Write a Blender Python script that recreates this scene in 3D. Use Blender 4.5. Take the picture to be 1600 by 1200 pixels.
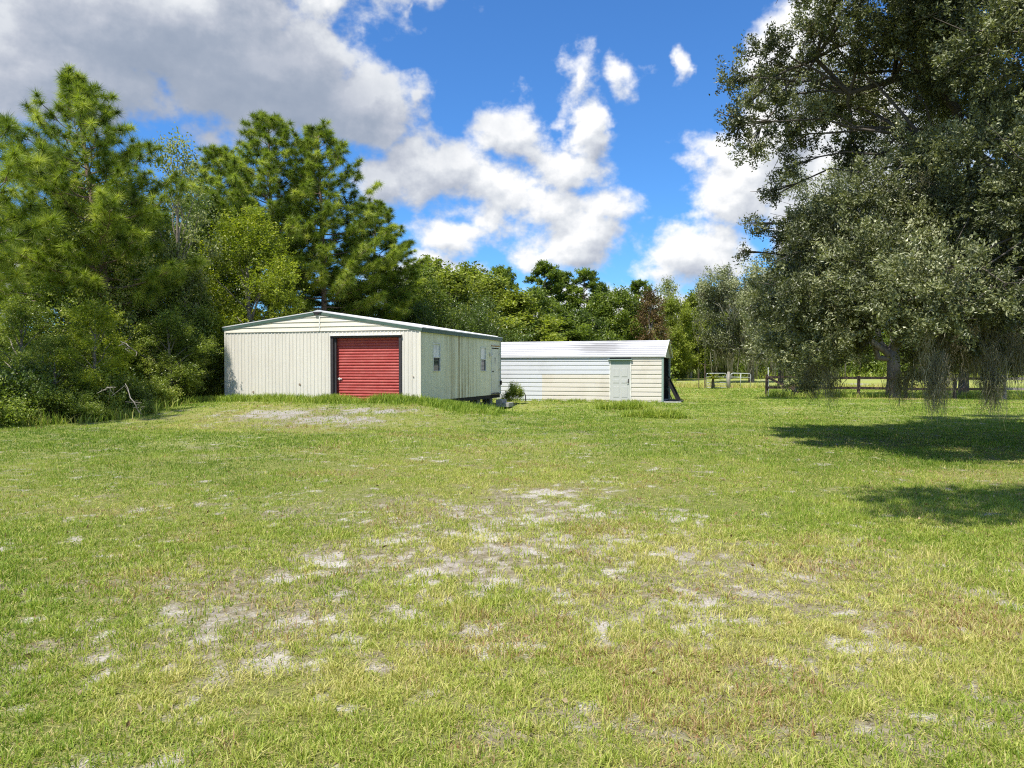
import bpy, math, random
import numpy as np
from math import radians as R
D = bpy.data
for o in list(D.objects): D.objects.remove(o)
scene = bpy.context.scene
COL = scene.collection
# ---------------------------------------------------------------- camera, sky, sun, exposure
EYE = 1.6
HZ = 578.0                                  # row of the horizon (1600 px wide photograph)
FPX = 1180.0
cam = D.cameras.new('camera'); cam.lens = FPX/1600*36; cam.sensor_width = 36
cam.clip_start = .05; cam.clip_end = 6000
camo = D.objects.new('camera', cam); COL.objects.link(camo)
camo.location = (0, 0, EYE)
camo.rotation_euler = (R(90) - math.atan((600-HZ)/FPX), 0, 0)
scene.camera = camo
scene.render.resolution_x = 1024; scene.render.resolution_y = 768
scene.view_settings.view_transform = 'Standard'; scene.view_settings.look = 'None'
scene.view_settings.gamma = 1; scene.view_settings.exposure = .72
scene.render.engine = 'CYCLES'
scene.cycles.use_denoising = False; scene.cycles.filter_width = 1.15
scene.cycles.max_bounces = 6; scene.cycles.diffuse_bounces = 3; scene.cycles.glossy_bounces = 2
scene.cycles.transmission_bounces = 4; scene.cycles.transparent_max_bounces = 4
SUN_AZ = 37.0      # degrees from -Y (behind the camera) towards -X (left)
SUN_EL = 62.0
sx, sy, sz = (-math.sin(R(SUN_AZ))*math.cos(R(SUN_EL)), -math.cos(R(SUN_AZ))*math.cos(R(SUN_EL)), math.sin(R(SUN_EL)))
sl = D.lights.new('sun', 'SUN'); sl.energy = 4.4; sl.angle = R(.53); sl.color = (1, .955, .87)
so = D.objects.new('sun', sl); COL.objects.link(so)
from mathutils import Vector
so.rotation_euler = Vector((sx, sy, sz)).to_track_quat('Z', 'Y').to_euler()
so.location = (-20, -30, 60)

def px_az(px, py):
    """direction of a photo pixel as (azimuth, elevation)"""
    x = (px-800)/FPX; z = (HZ-py)/FPX
    return math.atan(x), math.atan2(z, math.hypot(x, 1))

class NT:
    """short node-tree writer"""
    def __init__(s, t): s.t = t
    def n(s, typ, **k):
        nd = s.t.nodes.new(typ)
        ins = k.pop('ins', {})
        for a, b in k.items(): setattr(nd, a, b)
        for a, b in ins.items(): s.put(nd.inputs[a], b)
        return nd
    def put(s, inp, v):
        if isinstance(v, bpy.types.NodeSocket): s.t.links.new(v, inp)
        elif isinstance(v, bpy.types.Node): s.t.links.new(v.outputs[0], inp)
        else:
            if hasattr(inp, 'default_value') and hasattr(inp.default_value, '__len__') and len(inp.default_value) == 4 and len(v) == 3: v = (*v, 1)
            inp.default_value = v
    def m(s, op, a, b=None, c=None, clamp=False):
        nd = s.t.nodes.new('ShaderNodeMath'); nd.operation = op; nd.use_clamp = clamp
        s.put(nd.inputs[0], a)
        if b is not None: s.put(nd.inputs[1], b)
        if c is not None: s.put(nd.inputs[2], c)
        return nd.outputs[0]
    def vm(s, op, a, b=None, out=0):
        nd = s.t.nodes.new('ShaderNodeVectorMath'); nd.operation = op
        s.put(nd.inputs[0], a)
        if b is not None: s.put(nd.inputs[1], b)
        return nd.outputs[out]
    def mix(s, f, a, b, bt='MIX'):
        nd = s.t.nodes.new('ShaderNodeMix'); nd.data_type = 'RGBA'; nd.blend_type = bt
        s.put(nd.inputs[0], f); s.put(nd.inputs[6], a); s.put(nd.inputs[7], b)
        return nd.outputs[2]
    def ramp(s, f, stops, interp='LINEAR'):
        nd = s.t.nodes.new('ShaderNodeValToRGB'); cr = nd.color_ramp; cr.interpolation = interp
        while len(cr.elements) < len(stops): cr.elements.new(.5)
        for e, (p, c) in zip(cr.elements, stops):
            e.position = p; e.color = (*c, 1) if hasattr(c, '__len__') else (c, c, c, 1)
        s.put(nd.inputs[0], f)
        return nd.outputs[0]
    def mr(s, v, a, b, c=0., d=1., smooth=False):
        nd = s.t.nodes.new('ShaderNodeMapRange'); nd.clamp = True
        if smooth: nd.interpolation_type = 'SMOOTHSTEP'
        for i, x in enumerate((v, a, b, c, d)): s.put(nd.inputs[i], x)
        return nd.outputs[0]
    def noise(s, vec, scale, detail=4, rough=.5, out=0, dist=0.):
        nd = s.n('ShaderNodeTexNoise', ins={'Scale': scale, 'Detail': detail, 'Roughness': rough, 'Distortion': dist})
        s.put(nd.inputs['Vector'], vec)
        return nd.outputs[out]

# clouds, as (px, py, half-width, half-height) seen in the direction of the photograph, turned into sky directions
BLOBS = [(250, 20, 330, 120), (110, 110, 230, 85), (420, 120, 240, 95), (570, 160, 100, 78), (-80, 60, 260, 130), (500, 5, 110, 45), (300, -120, 500, 130), (600, 200, 60, 50),
         (655, 150, 26, 36), (680, 265, 110, 65), (795, 215, 75, 60), (595, 285, 62, 55), (770, 290, 110, 50), (905, 130, 40, 48), (915, 205, 50, 75), (890, 265, 75, 50), (975, 112, 38, 30), (700, 372, 85, 42), (855, 320, 100, 50),
         (905, 370, 105, 62), (850, 400, 80, 40), (1110, 228, 60, 32), (1150, 300, 80, 70), (1090, 400, 105, 62), (1220, 230, 90, 110), (1240, 90, 110, 90), (1330, 300, 200, 200), (1040, 425, 90, 30), (745, 418, 30, 14), (780, 330, 120, 38), (940, 325, 60, 45), (640, 305, 60, 30),
         (1058, 100, 11, 30), (640, 5, 10, 22), (660, 440, 110, 50), (60, 200, 45, 22), (330, 215, 60, 40), (1205, 5, 25, 12), (20, 420, 150, 90), (960, 500, 300, 60)]
def build_world():
    w = D.worlds.new('World'); scene.world = w; w.use_nodes = True
    t = w.node_tree; t.nodes.clear(); q = NT(t)
    out = q.n('ShaderNodeOutputWorld'); bg = q.n('ShaderNodeBackground', ins={'Strength': .1})
    t.links.new(bg.outputs[0], out.inputs[0])
    sky = q.n('ShaderNodeTexSky'); sky.sky_type = 'NISHITA'; sky.sun_disc = False
    sky.sun_elevation = R(SUN_EL); sky.sun_rotation = R(180+SUN_AZ)
    sky.air_density = 1.0; sky.dust_density = .3; sky.ozone_density = 2.5
    # group: cloud density at (az, el)
    g = D.node_groups.new('cloud_density', 'ShaderNodeTree')
    g.interface.new_socket('P', in_out='INPUT', socket_type='NodeSocketVector')
    g.interface.new_socket('D', in_out='OUTPUT', socket_type='NodeSocketFloat')
    gq = NT(g); gi = gq.n('NodeGroupInput'); go = gq.n('NodeGroupOutput')
    P = gi.outputs[0]
    n1 = gq.vm('SUBTRACT', gq.noise(P, 9, 5, .6, out=1), (.5, .5, .5))
    Pd = gq.vm('ADD', P, gq.vm('MULTIPLY', n1, (.085, .07, 0)))
    f = None
    for (px, py, rx, ry) in BLOBS:
        a, e = px_az(px, py)
        ra = rx/FPX*math.cos(a)**2; re = ry/FPX*math.cos(a)
        L = gq.vm('LENGTH', gq.vm('MULTIPLY', gq.vm('SUBTRACT', Pd, (a, e, 0)), (1/ra, 1/re, 0)), out=1)
        v = gq.m('MULTIPLY', gq.m('SUBTRACT', 1., L), min(1.5, ry/60))
        if f is None: f = v
        else: f = gq.m('SMOOTH_MAX', f, v, .09)
    # loose clouds in every other direction
    far = gq.noise(P, 3.2, 3, .5)
    sep = gq.n('ShaderNodeSeparateXYZ'); gq.put(sep.inputs[0], P)
    side = gq.mr(gq.m('ABSOLUTE', sep.outputs[0]), .72, .95)
    up = gq.mr(sep.outputs[1], .62, .8)
    other = gq.m('MAXIMUM', side, up)
    gen = gq.m('ADD', gq.m('MULTIPLY', gq.m('SUBTRACT', far, .5), 4.), gq.m('SUBTRACT', other, 1.0))
    gen = gq.m('SUBTRACT', gen, gq.m('MULTIPLY', gq.m('SUBTRACT', 1., other), 3.))
    f = gq.m('MAXIMUM', f, gen)
    det = gq.m('SUBTRACT', gq.noise(gq.vm('MULTIPLY', P, (1, 1.25, 1)), 17, 8, .56), .5)
    gq.put(go.inputs[0], gq.m('ADD', f, gq.m('MULTIPLY', det, 1.85)))
    tc = q.n('ShaderNodeTexCoord')
    sp = q.n('ShaderNodeSeparateXYZ'); q.put(sp.inputs[0], tc.outputs['Generated'])
    az = q.m('ARCTAN2', sp.outputs[0], sp.outputs[1]); el = q.m('ARCSINE', sp.outputs[2])
    cb = q.n('ShaderNodeCombineXYZ', ins={0: az, 1: el})
    def dens(off):
        nd = q.n('ShaderNodeGroup'); nd.node_tree = g
        q.put(nd.inputs[0], q.vm('ADD', cb, (*off, 0)))
        return nd.outputs[0]
    d0 = dens((0, 0)); d1 = dens((-.012, .03))
    mask = q.mr(d0, -.04, .50, smooth=True)
    thick = q.mr(d0, .15, 1.25)
    dif = q.m('ADD', q.m('MULTIPLY', q.m('SUBTRACT', d0, d1), .42), q.m('MULTIPLY', q.m('SUBTRACT', d0, dens((-.004, .010))), .35))
    lit = q.m('ADD', dif, .86)
    lit = q.m('SUBTRACT', lit, q.m('MULTIPLY', thick, .22), clamp=True)
    wn = q.noise(cb, 7, 6, .6)
    lit = q.m('ADD', lit, q.m('MULTIPLY', q.m('SUBTRACT', wn, .5), .55), clamp=True)
    # the broad cloud at the upper left is seen from its shaded underside
    a0, e0 = px_az(330, 165)
    L = q.vm('LENGTH', q.vm('MULTIPLY', q.vm('SUBTRACT', cb, (a0, e0, 0)), (1/.34, 1/.13, 0)), out=1)
    under = q.mr(q.m('ADD', L, q.m('SUBTRACT', wn, .5)), .3, 1.25, .43, 1., smooth=True)
    lit = q.m('MULTIPLY', lit, under, clamp=True)
    cc = q.ramp(lit, [(0, (1.6, 2.0, 2.7)), (.3, (2.3, 2.65, 3.3)), (.5, (3.2, 3.45, 4.0)), (.75, (4.7, 4.9, 5.2)), (1, (6.6, 6.6, 6.6))])
    # deep clear blue as in the photograph
    sc = q.mix(1., sky.outputs[0], (.40, .76, 1.15, 1), 'MULTIPLY')
    mask = q.m('MULTIPLY', mask, q.mr(el, -.02, .03))
    colr = q.mix(mask, sc, cc)
    q.put(bg.inputs[0], colr)
    w.cycles.sampling_method = 'MANUAL'; w.cycles.sample_map_resolution = 512
build_world()

# ---------------------------------------------------------------- helpers
rng = np.random.default_rng(11)
random.seed(5)
def wpos(px, py, d):                       # where something seen at a photo pixel stands, d metres away
    return ((px-800)/FPX*d, d, EYE+(HZ-py)/FPX*d)

def vnoise(x, y, seed=0):
    xi = np.floor(x).astype(np.int64); yi = np.floor(y).astype(np.int64)
    xf = x-xi; yf = y-yi
    u = xf*xf*(3-2*xf); v = yf*yf*(3-2*yf)
    def h(a, b):
        n = (a*374761393 + b*668265263 + seed*1442695041) & 0xffffffff
        n = ((n ^ (n >> 13))*1274126177) & 0xffffffff
        n = ((n ^ (n >> 16))*2246822519) & 0xffffffff
        return (n ^ (n >> 15)) % 65536/65535.
    return (h(xi, yi)*(1-u)+h(xi+1, yi)*u)*(1-v)+(h(xi, yi+1)*(1-u)+h(xi+1, yi+1)*u)*v
def fbm(x, y, scale, octv=4, seed=0, rough=.5):
    x = np.asarray(x, float)*scale; y = np.asarray(y, float)*scale
    s = 0; a = 1; t = 0
    for i in range(octv):
        s = s+a*vnoise(x+17.3*i, y-9.1*i, seed+i); t += a; a *= rough; x = x*2.03; y = y*2.03
    return s/t
def sstep(v, a, b):
    t = np.clip((v-a)/(b-a), 0, 1); return t*t*(3-2*t)

def mesh_from(name, verts, faces_flat, sizes, attrs=None, mats=(), smooth=False, matidx=None):
    """verts (N,3), faces_flat loop indices, sizes per polygon; attrs: {name: per-vertex float}"""
    me = D.meshes.new(name)
    verts = np.asarray(verts, np.float32); faces_flat = np.asarray(faces_flat, np.int32); sizes = np.asarray(sizes, np.int32)
    me.vertices.add(len(verts)); me.vertices.foreach_set('co', verts.ravel())
    me.loops.add(len(faces_flat)); me.loops.foreach_set('vertex_index', faces_flat)
    me.polygons.add(len(sizes))
    st = np.zeros(len(sizes), np.int32); st[1:] = np.cumsum(sizes)[:-1]
    me.polygons.foreach_set('loop_start', st)
    if matidx is not None: me.polygons.foreach_set('material_index', np.asarray(matidx, np.int32))
    me.update(calc_edges=True)
    if smooth: me.shade_smooth()
    else: me.shade_flat()
    for k, v in (attrs or {}).items():
        a = me.attributes.new(k, 'FLOAT', 'POINT'); a.data.foreach_set('value', np.asarray(v, np.float32))
    for m in mats: me.materials.append(m)
    return me
def link(name, me, parent=None, **k):
    o = D.objects.new(name, me); COL.objects.link(o)
    if parent: o.parent = parent
    for a, b in k.items(): o[a] = b
    return o
def empty(name, loc, rz=0, **k):
    o = D.objects.new(name, None); COL.objects.link(o); o.location = loc; o.rotation_euler = (0, 0, rz)
    o.empty_display_size = .2
    for a, b in k.items(): o[a] = b
    return o

class MB:
    """collects boxes, prisms, tubes into one mesh"""
    def __init__(s): s.v = []; s.f = []; s.sm = []
    def box(s, x0, x1, y0, y1, z0, z1):
        b = len(s.v)
        s.v += [(x, y, z) for z in (z0, z1) for (x, y) in ((x0, y0), (x1, y0), (x1, y1), (x0, y1))]
        s.f += [(b, b+3, b+2, b+1), (b+4, b+5, b+6, b+7), (b, b+1, b+5, b+4), (b+1, b+2, b+6, b+5), (b+2, b+3, b+7, b+6), (b+3, b, b+4, b+7)]
        return s
    def hexa(s, pts):      # 8 points: bottom ring, top ring
        b = len(s.v); s.v += [tuple(p) for p in pts]
        s.f += [(b, b+3, b+2, b+1), (b+4, b+5, b+6, b+7), (b, b+1, b+5, b+4), (b+1, b+2, b+6, b+5), (b+2, b+3, b+7, b+6), (b+3, b, b+4, b+7)]
        return s
    def prism(s, prof, fn, a0, a1):   # profile polygon (list of 2d) swept from a0 to a1; fn(u,v,a)->xyz
        b = len(s.v); n = len(prof)
        s.v += [fn(u, v, a0) for u, v in prof]+[fn(u, v, a1) for u, v in prof]
        s.f += [tuple(b+i for i in range(n))[::-1], tuple(b+n+i for i in range(n))]
        s.f += [(b+i, b+(i+1) % n, b+n+(i+1) % n, b+n+i) for i in range(n)]
        return s
    def beam(s, p, q, w, h):       # rectangular bar from p to q
        p = Vector(p); q = Vector(q); d = (q-p).normalized()
        up = Vector((0, 0, 1)) if abs(d.z) < .95 else Vector((0, 1, 0))
        a = d.cross(up).normalized()*w/2; c = a.cross(d).normalized()*h/2
        s.hexa([p-a-c, p+a-c, q+a-c, q-a-c, p-a+c, p+a+c, q+a+c, q-a+c]); return s
    def tube(s, pts, rad, n=8, cap=True):
        pts = [Vector(p) for p in pts]
        if not hasattr(rad, '__len__'): rad = [rad]*len(pts)
        b = len(s.v); prev = None
        for i, p in enumerate(pts):
            d = (pts[min(i+1, len(pts)-1)]-pts[max(i-1, 0)]).normalized()
            if prev is None: a = d.orthogonal().normalized()
            else: a = (prev-d*prev.dot(d)).normalized()
            prev = a; c = d.cross(a)
            for k in range(n):
                t = 2*math.pi*k/n; s.v.append(tuple(p+(a*math.cos(t)+c*math.sin(t))*rad[i]))
        for i in range(len(pts)-1):
            for k in range(n):
                k2 = (k+1) % n; s.f.append((b+i*n+k, b+i*n+k2, b+(i+1)*n+k2, b+(i+1)*n+k))
        if cap:
            s.f.append(tuple(b+k for k in range(n))[::-1]); e = b+(len(pts)-1)*n; s.f.append(tuple(e+k for k in range(n)))
        return s
    def mesh(s, name, mat, smooth=False, bevel=0):
        ff = [i for f in s.f for i in f]
        return mesh_from(name, np.array(s.v), ff, [len(f) for f in s.f], mats=[mat], smooth=smooth)
    def build(s, name, mat, parent=None, smooth=False, bevel=0, **k):
        o = link(name, s.mesh(name, mat, smooth), parent, **k)
        if bevel:
            m = o.modifiers.new('bevel', 'BEVEL'); m.width = bevel; m.segments = 2; m.limit_method = 'ANGLE'; m.angle_limit = R(40)
        return o

# ---------------------------------------------------------------- materials
def new_mat(name):
    m = D.materials.new(name); m.use_nodes = True; m.node_tree.nodes.clear()
    q = NT(m.node_tree); return m, q
def finish(m, q, col, rough=.7, spec=.3, bump=None, metal=0., bstr=.3, bdist=.02, sub=None):
    b = q.n('ShaderNodeBsdfPrincipled')
    q.put(b.inputs['Base Color'], col); q.put(b.inputs['Roughness'], rough); b.inputs['Specular IOR Level'].default_value = spec
    b.inputs['Metallic'].default_value = metal
    if bump is not None:
        bn = q.n('ShaderNodeBump', ins={'Strength': bstr, 'Distance': bdist, 'Height': bump}); q.put(b.inputs['Normal'], bn)
    o = q.n('ShaderNodeOutputMaterial'); m.node_tree.links.new(b.outputs[0], o.inputs[0])
    return m
def leaf_mat(name, stops, trans=.35, rough=.45, spec=.35, hue=None):
    m, q = new_mat(name)
    a = q.n('ShaderNodeAttribute', attribute_name='v')
    col = q.ramp(a.outputs['Fac'], stops)
    b = q.n('ShaderNodeBsdfPrincipled', ins={'Base Color': col, 'Roughness': rough}); b.inputs['Specular IOR Level'].default_value = spec
    tcol = q.mix(1., col, (1.25, 1.35, .55, 1), 'MULTIPLY')
    tr = q.n('ShaderNodeBsdfTranslucent', ins={'Color': tcol})
    mx = q.n('ShaderNodeMixShader', ins={0: trans}); m.node_tree.links.new(b.outputs[0], mx.inputs[1]); m.node_tree.links.new(tr.outputs[0], mx.inputs[2])
    o = q.n('ShaderNodeOutputMaterial'); m.node_tree.links.new(mx.outputs[0], o.inputs[0])
    return m
def bark_mat(name, c0, c1, scale=6):
    m, q = new_mat(name)
    tc = q.n('ShaderNodeTexCoord'); v = q.vm('MULTIPLY', tc.outputs['Object'], (1, 1, .25))
    n = q.noise(v, scale*2, 6, .65); n2 = q.noise(tc.outputs['Object'], scale*.25, 3)
    col = q.ramp(n, [(.3, c0), (.7, c1)]); col = q.mix(q.mr(n2, .35, .7, 0, .5), col, tuple(x*1.4 for x in c1)+(1,))
    return finish(m, q, col, .9, .1, bump=n, bstr=.8, bdist=.04)
def paint_mat(name, base, dirt=(.25, .22, .16), amt=.35, streak=True, rough=.5, spec=.35, nscale=1.):
    """sheet metal or trim paint with its own stains: vertical runs and soft blotches"""
    m, q = new_mat(name)
    tc = q.n('ShaderNodeTexCoord'); P = tc.outputs['Object']
    big = q.noise(P, .9*nscale, 5, .6); fine = q.noise(P, 22*nscale, 4, .6)
    run = q.noise(q.vm('MULTIPLY', P, (7, 7, .35)), 1., 4, .6) if streak else big
    f = q.m('MULTIPLY', q.mr(run, .5, .75), amt)
    f = q.m('ADD', f, q.m('MULTIPLY', q.mr(big, .5, .75), amt*.5), clamp=True)
    c = q.mix(f, (*base, 1), (*dirt, 1))
    c = q.mix(q.mr(fine, .3, .75, 0, .16), c, tuple(x*.7 for x in base)+(1,))
    return finish(m, q, c, q.mr(big, .3, .7, rough-.08, rough+.15), spec, bump=big, bstr=.25, bdist=.02)
def plain_mat(name, base, rough=.6, spec=.3, metal=0., var=.25, scale=8.):
    m, q = new_mat(name)
    tc = q.n('ShaderNodeTexCoord'); n = q.noise(tc.outputs['Object'], scale, 5, .6)
    c = q.mix(q.mr(n, .3, .72), tuple(x*(1-var) for x in base)+(1,), tuple(min(1, x*(1+var*.6)) for x in base)+(1,))
    return finish(m, q, c, rough, spec, metal=metal, bump=n, bstr=.2, bdist=.01)

# ---------------------------------------------------------------- lie of the land
RZ = R(-17.3)                                  # both buildings are turned this much
def loc2w(org, x, y):
    c, s = math.cos(RZ), math.sin(RZ)
    return org[0]+c*x-s*y, org[1]+s*x+c*y
GO = (-3.27, 27.0)                             # garage: near right corner
SO = (7.53, 37.5)                              # long shed: near right corner
def segdist(x, y, a, b):
    ax, ay = a; bx, by = b; dx, dy = bx-ax, by-ay
    t = np.clip(((x-ax)*dx+(y-ay)*dy)/(dx*dx+dy*dy), 0, 1)
    return np.hypot(x-ax-t*dx, y-ay-t*dy)
def gz(x, y):
    x = np.asarray(x, float); y = np.asarray(y, float)
    d = segdist(x, y, (-9.2, 28.2), (-4.6, 26.6))
    h = .47*(1-sstep(d, .8, 7.2))
    h = h+.12*(fbm(x, y, .12, 2, 3)-.5)*sstep(y, 8, 30)
    h = h+.035*(fbm(x, y, .7, 3, 5)-.5)-.30*np.exp(-((x+1.0)/2.4)**2-((y-32.0)/4.0)**2)
    h = h+.5*sstep(y, 62, 110)+6.*sstep(y, 250, 900)
    return h
def gzf(x, y): return float(gz(np.array([x]), np.array([y]))[0])
def gblob(x, y, cx, cy, rx, ry): return np.clip(1.25-np.hypot((x-cx)/rx, (y-cy)/ry), 0, 1)
# bare sandy patches: (photo px, photo py, half width px, half depth px)
SANDS = [(770, 830, 150, 42), (700, 870, 130, 40), (850, 800, 110, 25), (620, 840, 90, 25), (780, 915, 60, 22), (640, 960, 75, 30), (880, 940, 40, 22),
         (1090, 945, 90, 30), (1200, 940, 40, 12), (1040, 990, 90, 22), (1120, 1000, 40, 15), (480, 985, 80, 18), (400, 1040, 55, 16), (290, 1115, 55, 20), (350, 1085, 30, 10), (540, 1000, 45, 15), (520, 880, 60, 20), (1070, 815, 45, 12), (1080, 870, 50, 18), (1300, 1000, 60, 15), (1270, 1050, 50, 16), (1150, 1080, 25, 12), (1360, 1150, 30, 14), (1580, 950, 30, 12), (1520, 925, 30, 10), (1100, 1090, 30, 10), (1010, 1140, 60, 18), (300, 960, 80, 14), (900, 1150, 40, 14), (950, 860, 90, 30), (840, 770, 70, 10), (760, 1010, 60, 20), (1240, 890, 70, 14), (660, 900, 120, 30)]
def sandf(x, y):
    x = np.asarray(x, float); y = np.asarray(y, float)
    s = np.zeros_like(x)
    for (px, py, rx, ry) in SANDS:
        d = EYE*FPX/(py-HZ); cx = (px-800)/FPX*d
        dy = ry/(py-HZ)*d; dx = rx/FPX*d
        s = np.maximum(s, gblob(x, y, cx, d, dx*1.25, dy*1.5))
    n = fbm(x, y, 2.3, 5, 21, .65); n2 = fbm(x, y, 6.5, 3, 33)
    n3 = fbm(x, y, 11., 3, 39, .6)
    near = s*.85+(n-.5)*2.0+(n2-.5)*2.6+(n3-.5)*2.4-.54
    lone = (n-.86)*4+(n2-.5)*1.6+(n3-.5)
    near = np.where(y < 14, np.maximum(near, lone*sstep(np.abs(y-6), 9, 3)), near)
    # worn gravel on the mound before the red door
    g = np.maximum(np.maximum(gblob(x, y, -7.3, 23.7, 1.9, 1.3), gblob(x, y, -5.3, 21.9, 1.9, 1.5)), .8*gblob(x, y, -4.2, 23.6, 2.2, 1.2))
    g = g*1.1+(n-.5)*2.2+(n2-.5)*1.4-.42
    g = np.where((y > 18) & (y < 27.5), g, -1)
    return np.clip(np.maximum(near, g), 0, 1)
def sparsef(x, y):
    """how thin the turf is around the sandy spots"""
    x = np.asarray(x, float); y = np.asarray(y, float); s = np.zeros_like(x)
    for (cx, cy, rx, ry) in ((-.4, 7.2, 2.6, 3.2), (-1.6, 5.2, 2.2, 1.6), (1.2, 5.4, 2.4, 2.4), (-1.6, 4.2, 1.6, .8), (2.2, 4.0, 2.2, .9), (-6.2, 22.8, 3.2, 2.6), (1.4, 3.4, 2, .5)):
        s = np.maximum(s, gblob(x, y, cx, cy, rx, ry))
    return np.clip(s*.8+(fbm(x, y, 1.6, 4, 21, .62)-.5)*1.6+(fbm(x, y, 6, 3, 35)-.5)*1.0-.12, 0, 1)
def dryf(x, y):
    """0 fresh green .. 1 dry straw or reddish"""
    n = fbm(x, y, .35, 4, 51); m = fbm(x, y, 1.7, 3, 61)
    b = np.zeros_like(np.asarray(x, float))
    for (cx, cy, rx, ry, s) in ((-1., 9.5, 4., 3.5, .45), (-.5, 6.0, 3.5, 2.6, .45), (1.5, 5.3, 3, 1.8, .35), (-8, 22.5, 5, 3.0, .7), (7.0, 11.4, 4, 1.2, .6), (-3, 14, 5, 2.5, .25), (2.6, 4.2, 1.2, .6, .5), (-1.6, 3.9, 1.0, .5, .45), (21, 42, 4, 1.6, 1.3)):
        b = b+s*gblob(x, y, cx, cy, rx, ry)
    return np.clip(.18+(n-.5)*1.5+(m-.5)*.8+b, 0, 1)
def build_ground():
    def axis(segs):
        a = []
        for (s, e, st) in segs: a += list(np.arange(s, e-1e-6, st))
        return np.array(a+[segs[-1][1]])
    xs = axis([(-900, -300, 60), (-300, -80, 12), (-80, -34, 2.5), (-34, -14, .35), (-14, -6.5, .12), (-6.5, 6.5, .05), (6.5, 14, .12), (14, 34, .35), (34, 80, 2.5), (80, 300, 12), (300, 900, 60)])
    ys = axis([(-200, -20, 12), (-20, 1, 1), (1, 8.5, .05), (8.5, 16, .08), (16, 34, .16), (34, 60, .35), (60, 130, 2), (130, 400, 15), (400, 2200, 90)])
    X, Y = np.meshgrid(xs, ys); X = X.ravel(); Y = Y.ravel()
    s = sandf(X, Y)
    Z = gz(X, Y)+(fbm(X, Y, 9, 3, 71)-.5)*.022*(Y < 16)-s*.008
    nx, ny = len(xs), len(ys)
    i = np.arange(nx*ny).reshape(ny, nx)
    F = np.stack([i[:-1, :-1], i[:-1, 1:], i[1:, 1:], i[1:, :-1]], -1).reshape(-1)
    m, q = new_mat('lawn_ground')
    tc = q.n('ShaderNodeTexCoord'); P = tc.outputs['Object']
    sa = q.n('ShaderNodeAttribute', attribute_name='sand'); dr = q.n('ShaderNodeAttribute', attribute_name='dry')
    n1 = q.noise(P, 14, 6, .65); n2 = q.noise(P, 60, 4, .6); n3 = q.noise(P, 2.2, 5, .6)
    spx = q.n('ShaderNodeSeparateXYZ'); q.put(spx.inputs[0], P)
    # soil and thatch below the blades, growing into turf colour far away where blades are no longer modelled one by one
    thatch = q.ramp(n1, [(.25, (.055, .05, .022)), (.5, (.12, .11, .045)), (.75, (.22, .20, .085))])
    dirt = q.ramp(n1, [(.25, (.10, .08, .05)), (.5, (.21, .175, .12)), (.75, (.36, .32, .24))])
    green = q.ramp(n1, [(.2, (.11, .145, .024)), (.5, (.21, .26, .042)), (.8, (.31, .35, .08))])
    dgreen = q.mix(q.m('MULTIPLY', dr.outputs['Fac'], .7), green, (.30, .27, .10, 1))
    far = q.mr(spx.outputs[1], 6., 40., .35, 1.)
    turf = q.mix(far, thatch, dgreen)
    thn = q.n('ShaderNodeAttribute', attribute_name='thin')
    turf = q.mix(q.m('MULTIPLY', q.mr(thn.outputs['Fac'], .1, .6), .85), turf, dirt)
    # mown field beyond the fences is paler
    fieldc = q.ramp(q.noise(q.vm('MULTIPLY', P, (.12, 1.1, 1)), 1., 4, .55), [(.3, (.21, .26, .055)), (.7, (.37, .38, .11))])
    turf = q.mix(q.mr(spx.outputs[1], 38, 56, 0, .8), turf, fieldc)
    sandc = q.ramp(q.m('ADD', q.m('MULTIPLY', n2, .5), q.m('MULTIPLY', n3, .5)), [(.36, (.20, .165, .13)), (.50, (.37, .335, .285)), (.66, (.56, .53, .48))])
    edge = q.mr(q.m('ADD', sa.outputs['Fac'], q.m('MULTIPLY', q.m('SUBTRACT', n2, .5), 1.3)), .1, .75)
    gravel = q.mix(q.mr(spx.outputs[1], 17, 19), sandc, q.ramp(q.noise(P, 26, 4, .6), [(.3, (.17, .15, .13)), (.7, (.44, .41, .37))]))
    dark = q.mr(q.noise(P, 1.1, 4, .6), .58, .72, 0, .75)
    gravel = q.mix(dark, gravel, (.16, .115, .08, 1))
    col = q.mix(edge, turf, gravel)
    # strewn brown leaves below the far oak
    lit = q.vm('LENGTH', q.vm('MULTIPLY', q.vm('SUBTRACT', P, (21.3, 41.6, 0)), (1/4.2, 1/1.9, 0)), out=1)
    col = q.mix(q.m('MULTIPLY', q.mr(lit, .5, 1.15, 1, 0), q.mr(n1, .35, .6)), col, (.30, .20, .12, 1))
    hsum = q.m('ADD', n1, q.m('MULTIPLY', n2, .5))
    finish(m, q, col, .95, .08, bump=hsum, bstr=.7, bdist=.03)
    me = mesh_from('lawn', np.stack([X, Y, Z], 1), F, np.full((nx-1)*(ny-1), 4), {'sand': s, 'dry': dryf(X, Y), 'thin': sparsef(X, Y)}, [m], smooth=True)
    link('ground', me, kind='structure')
build_ground()

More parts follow.
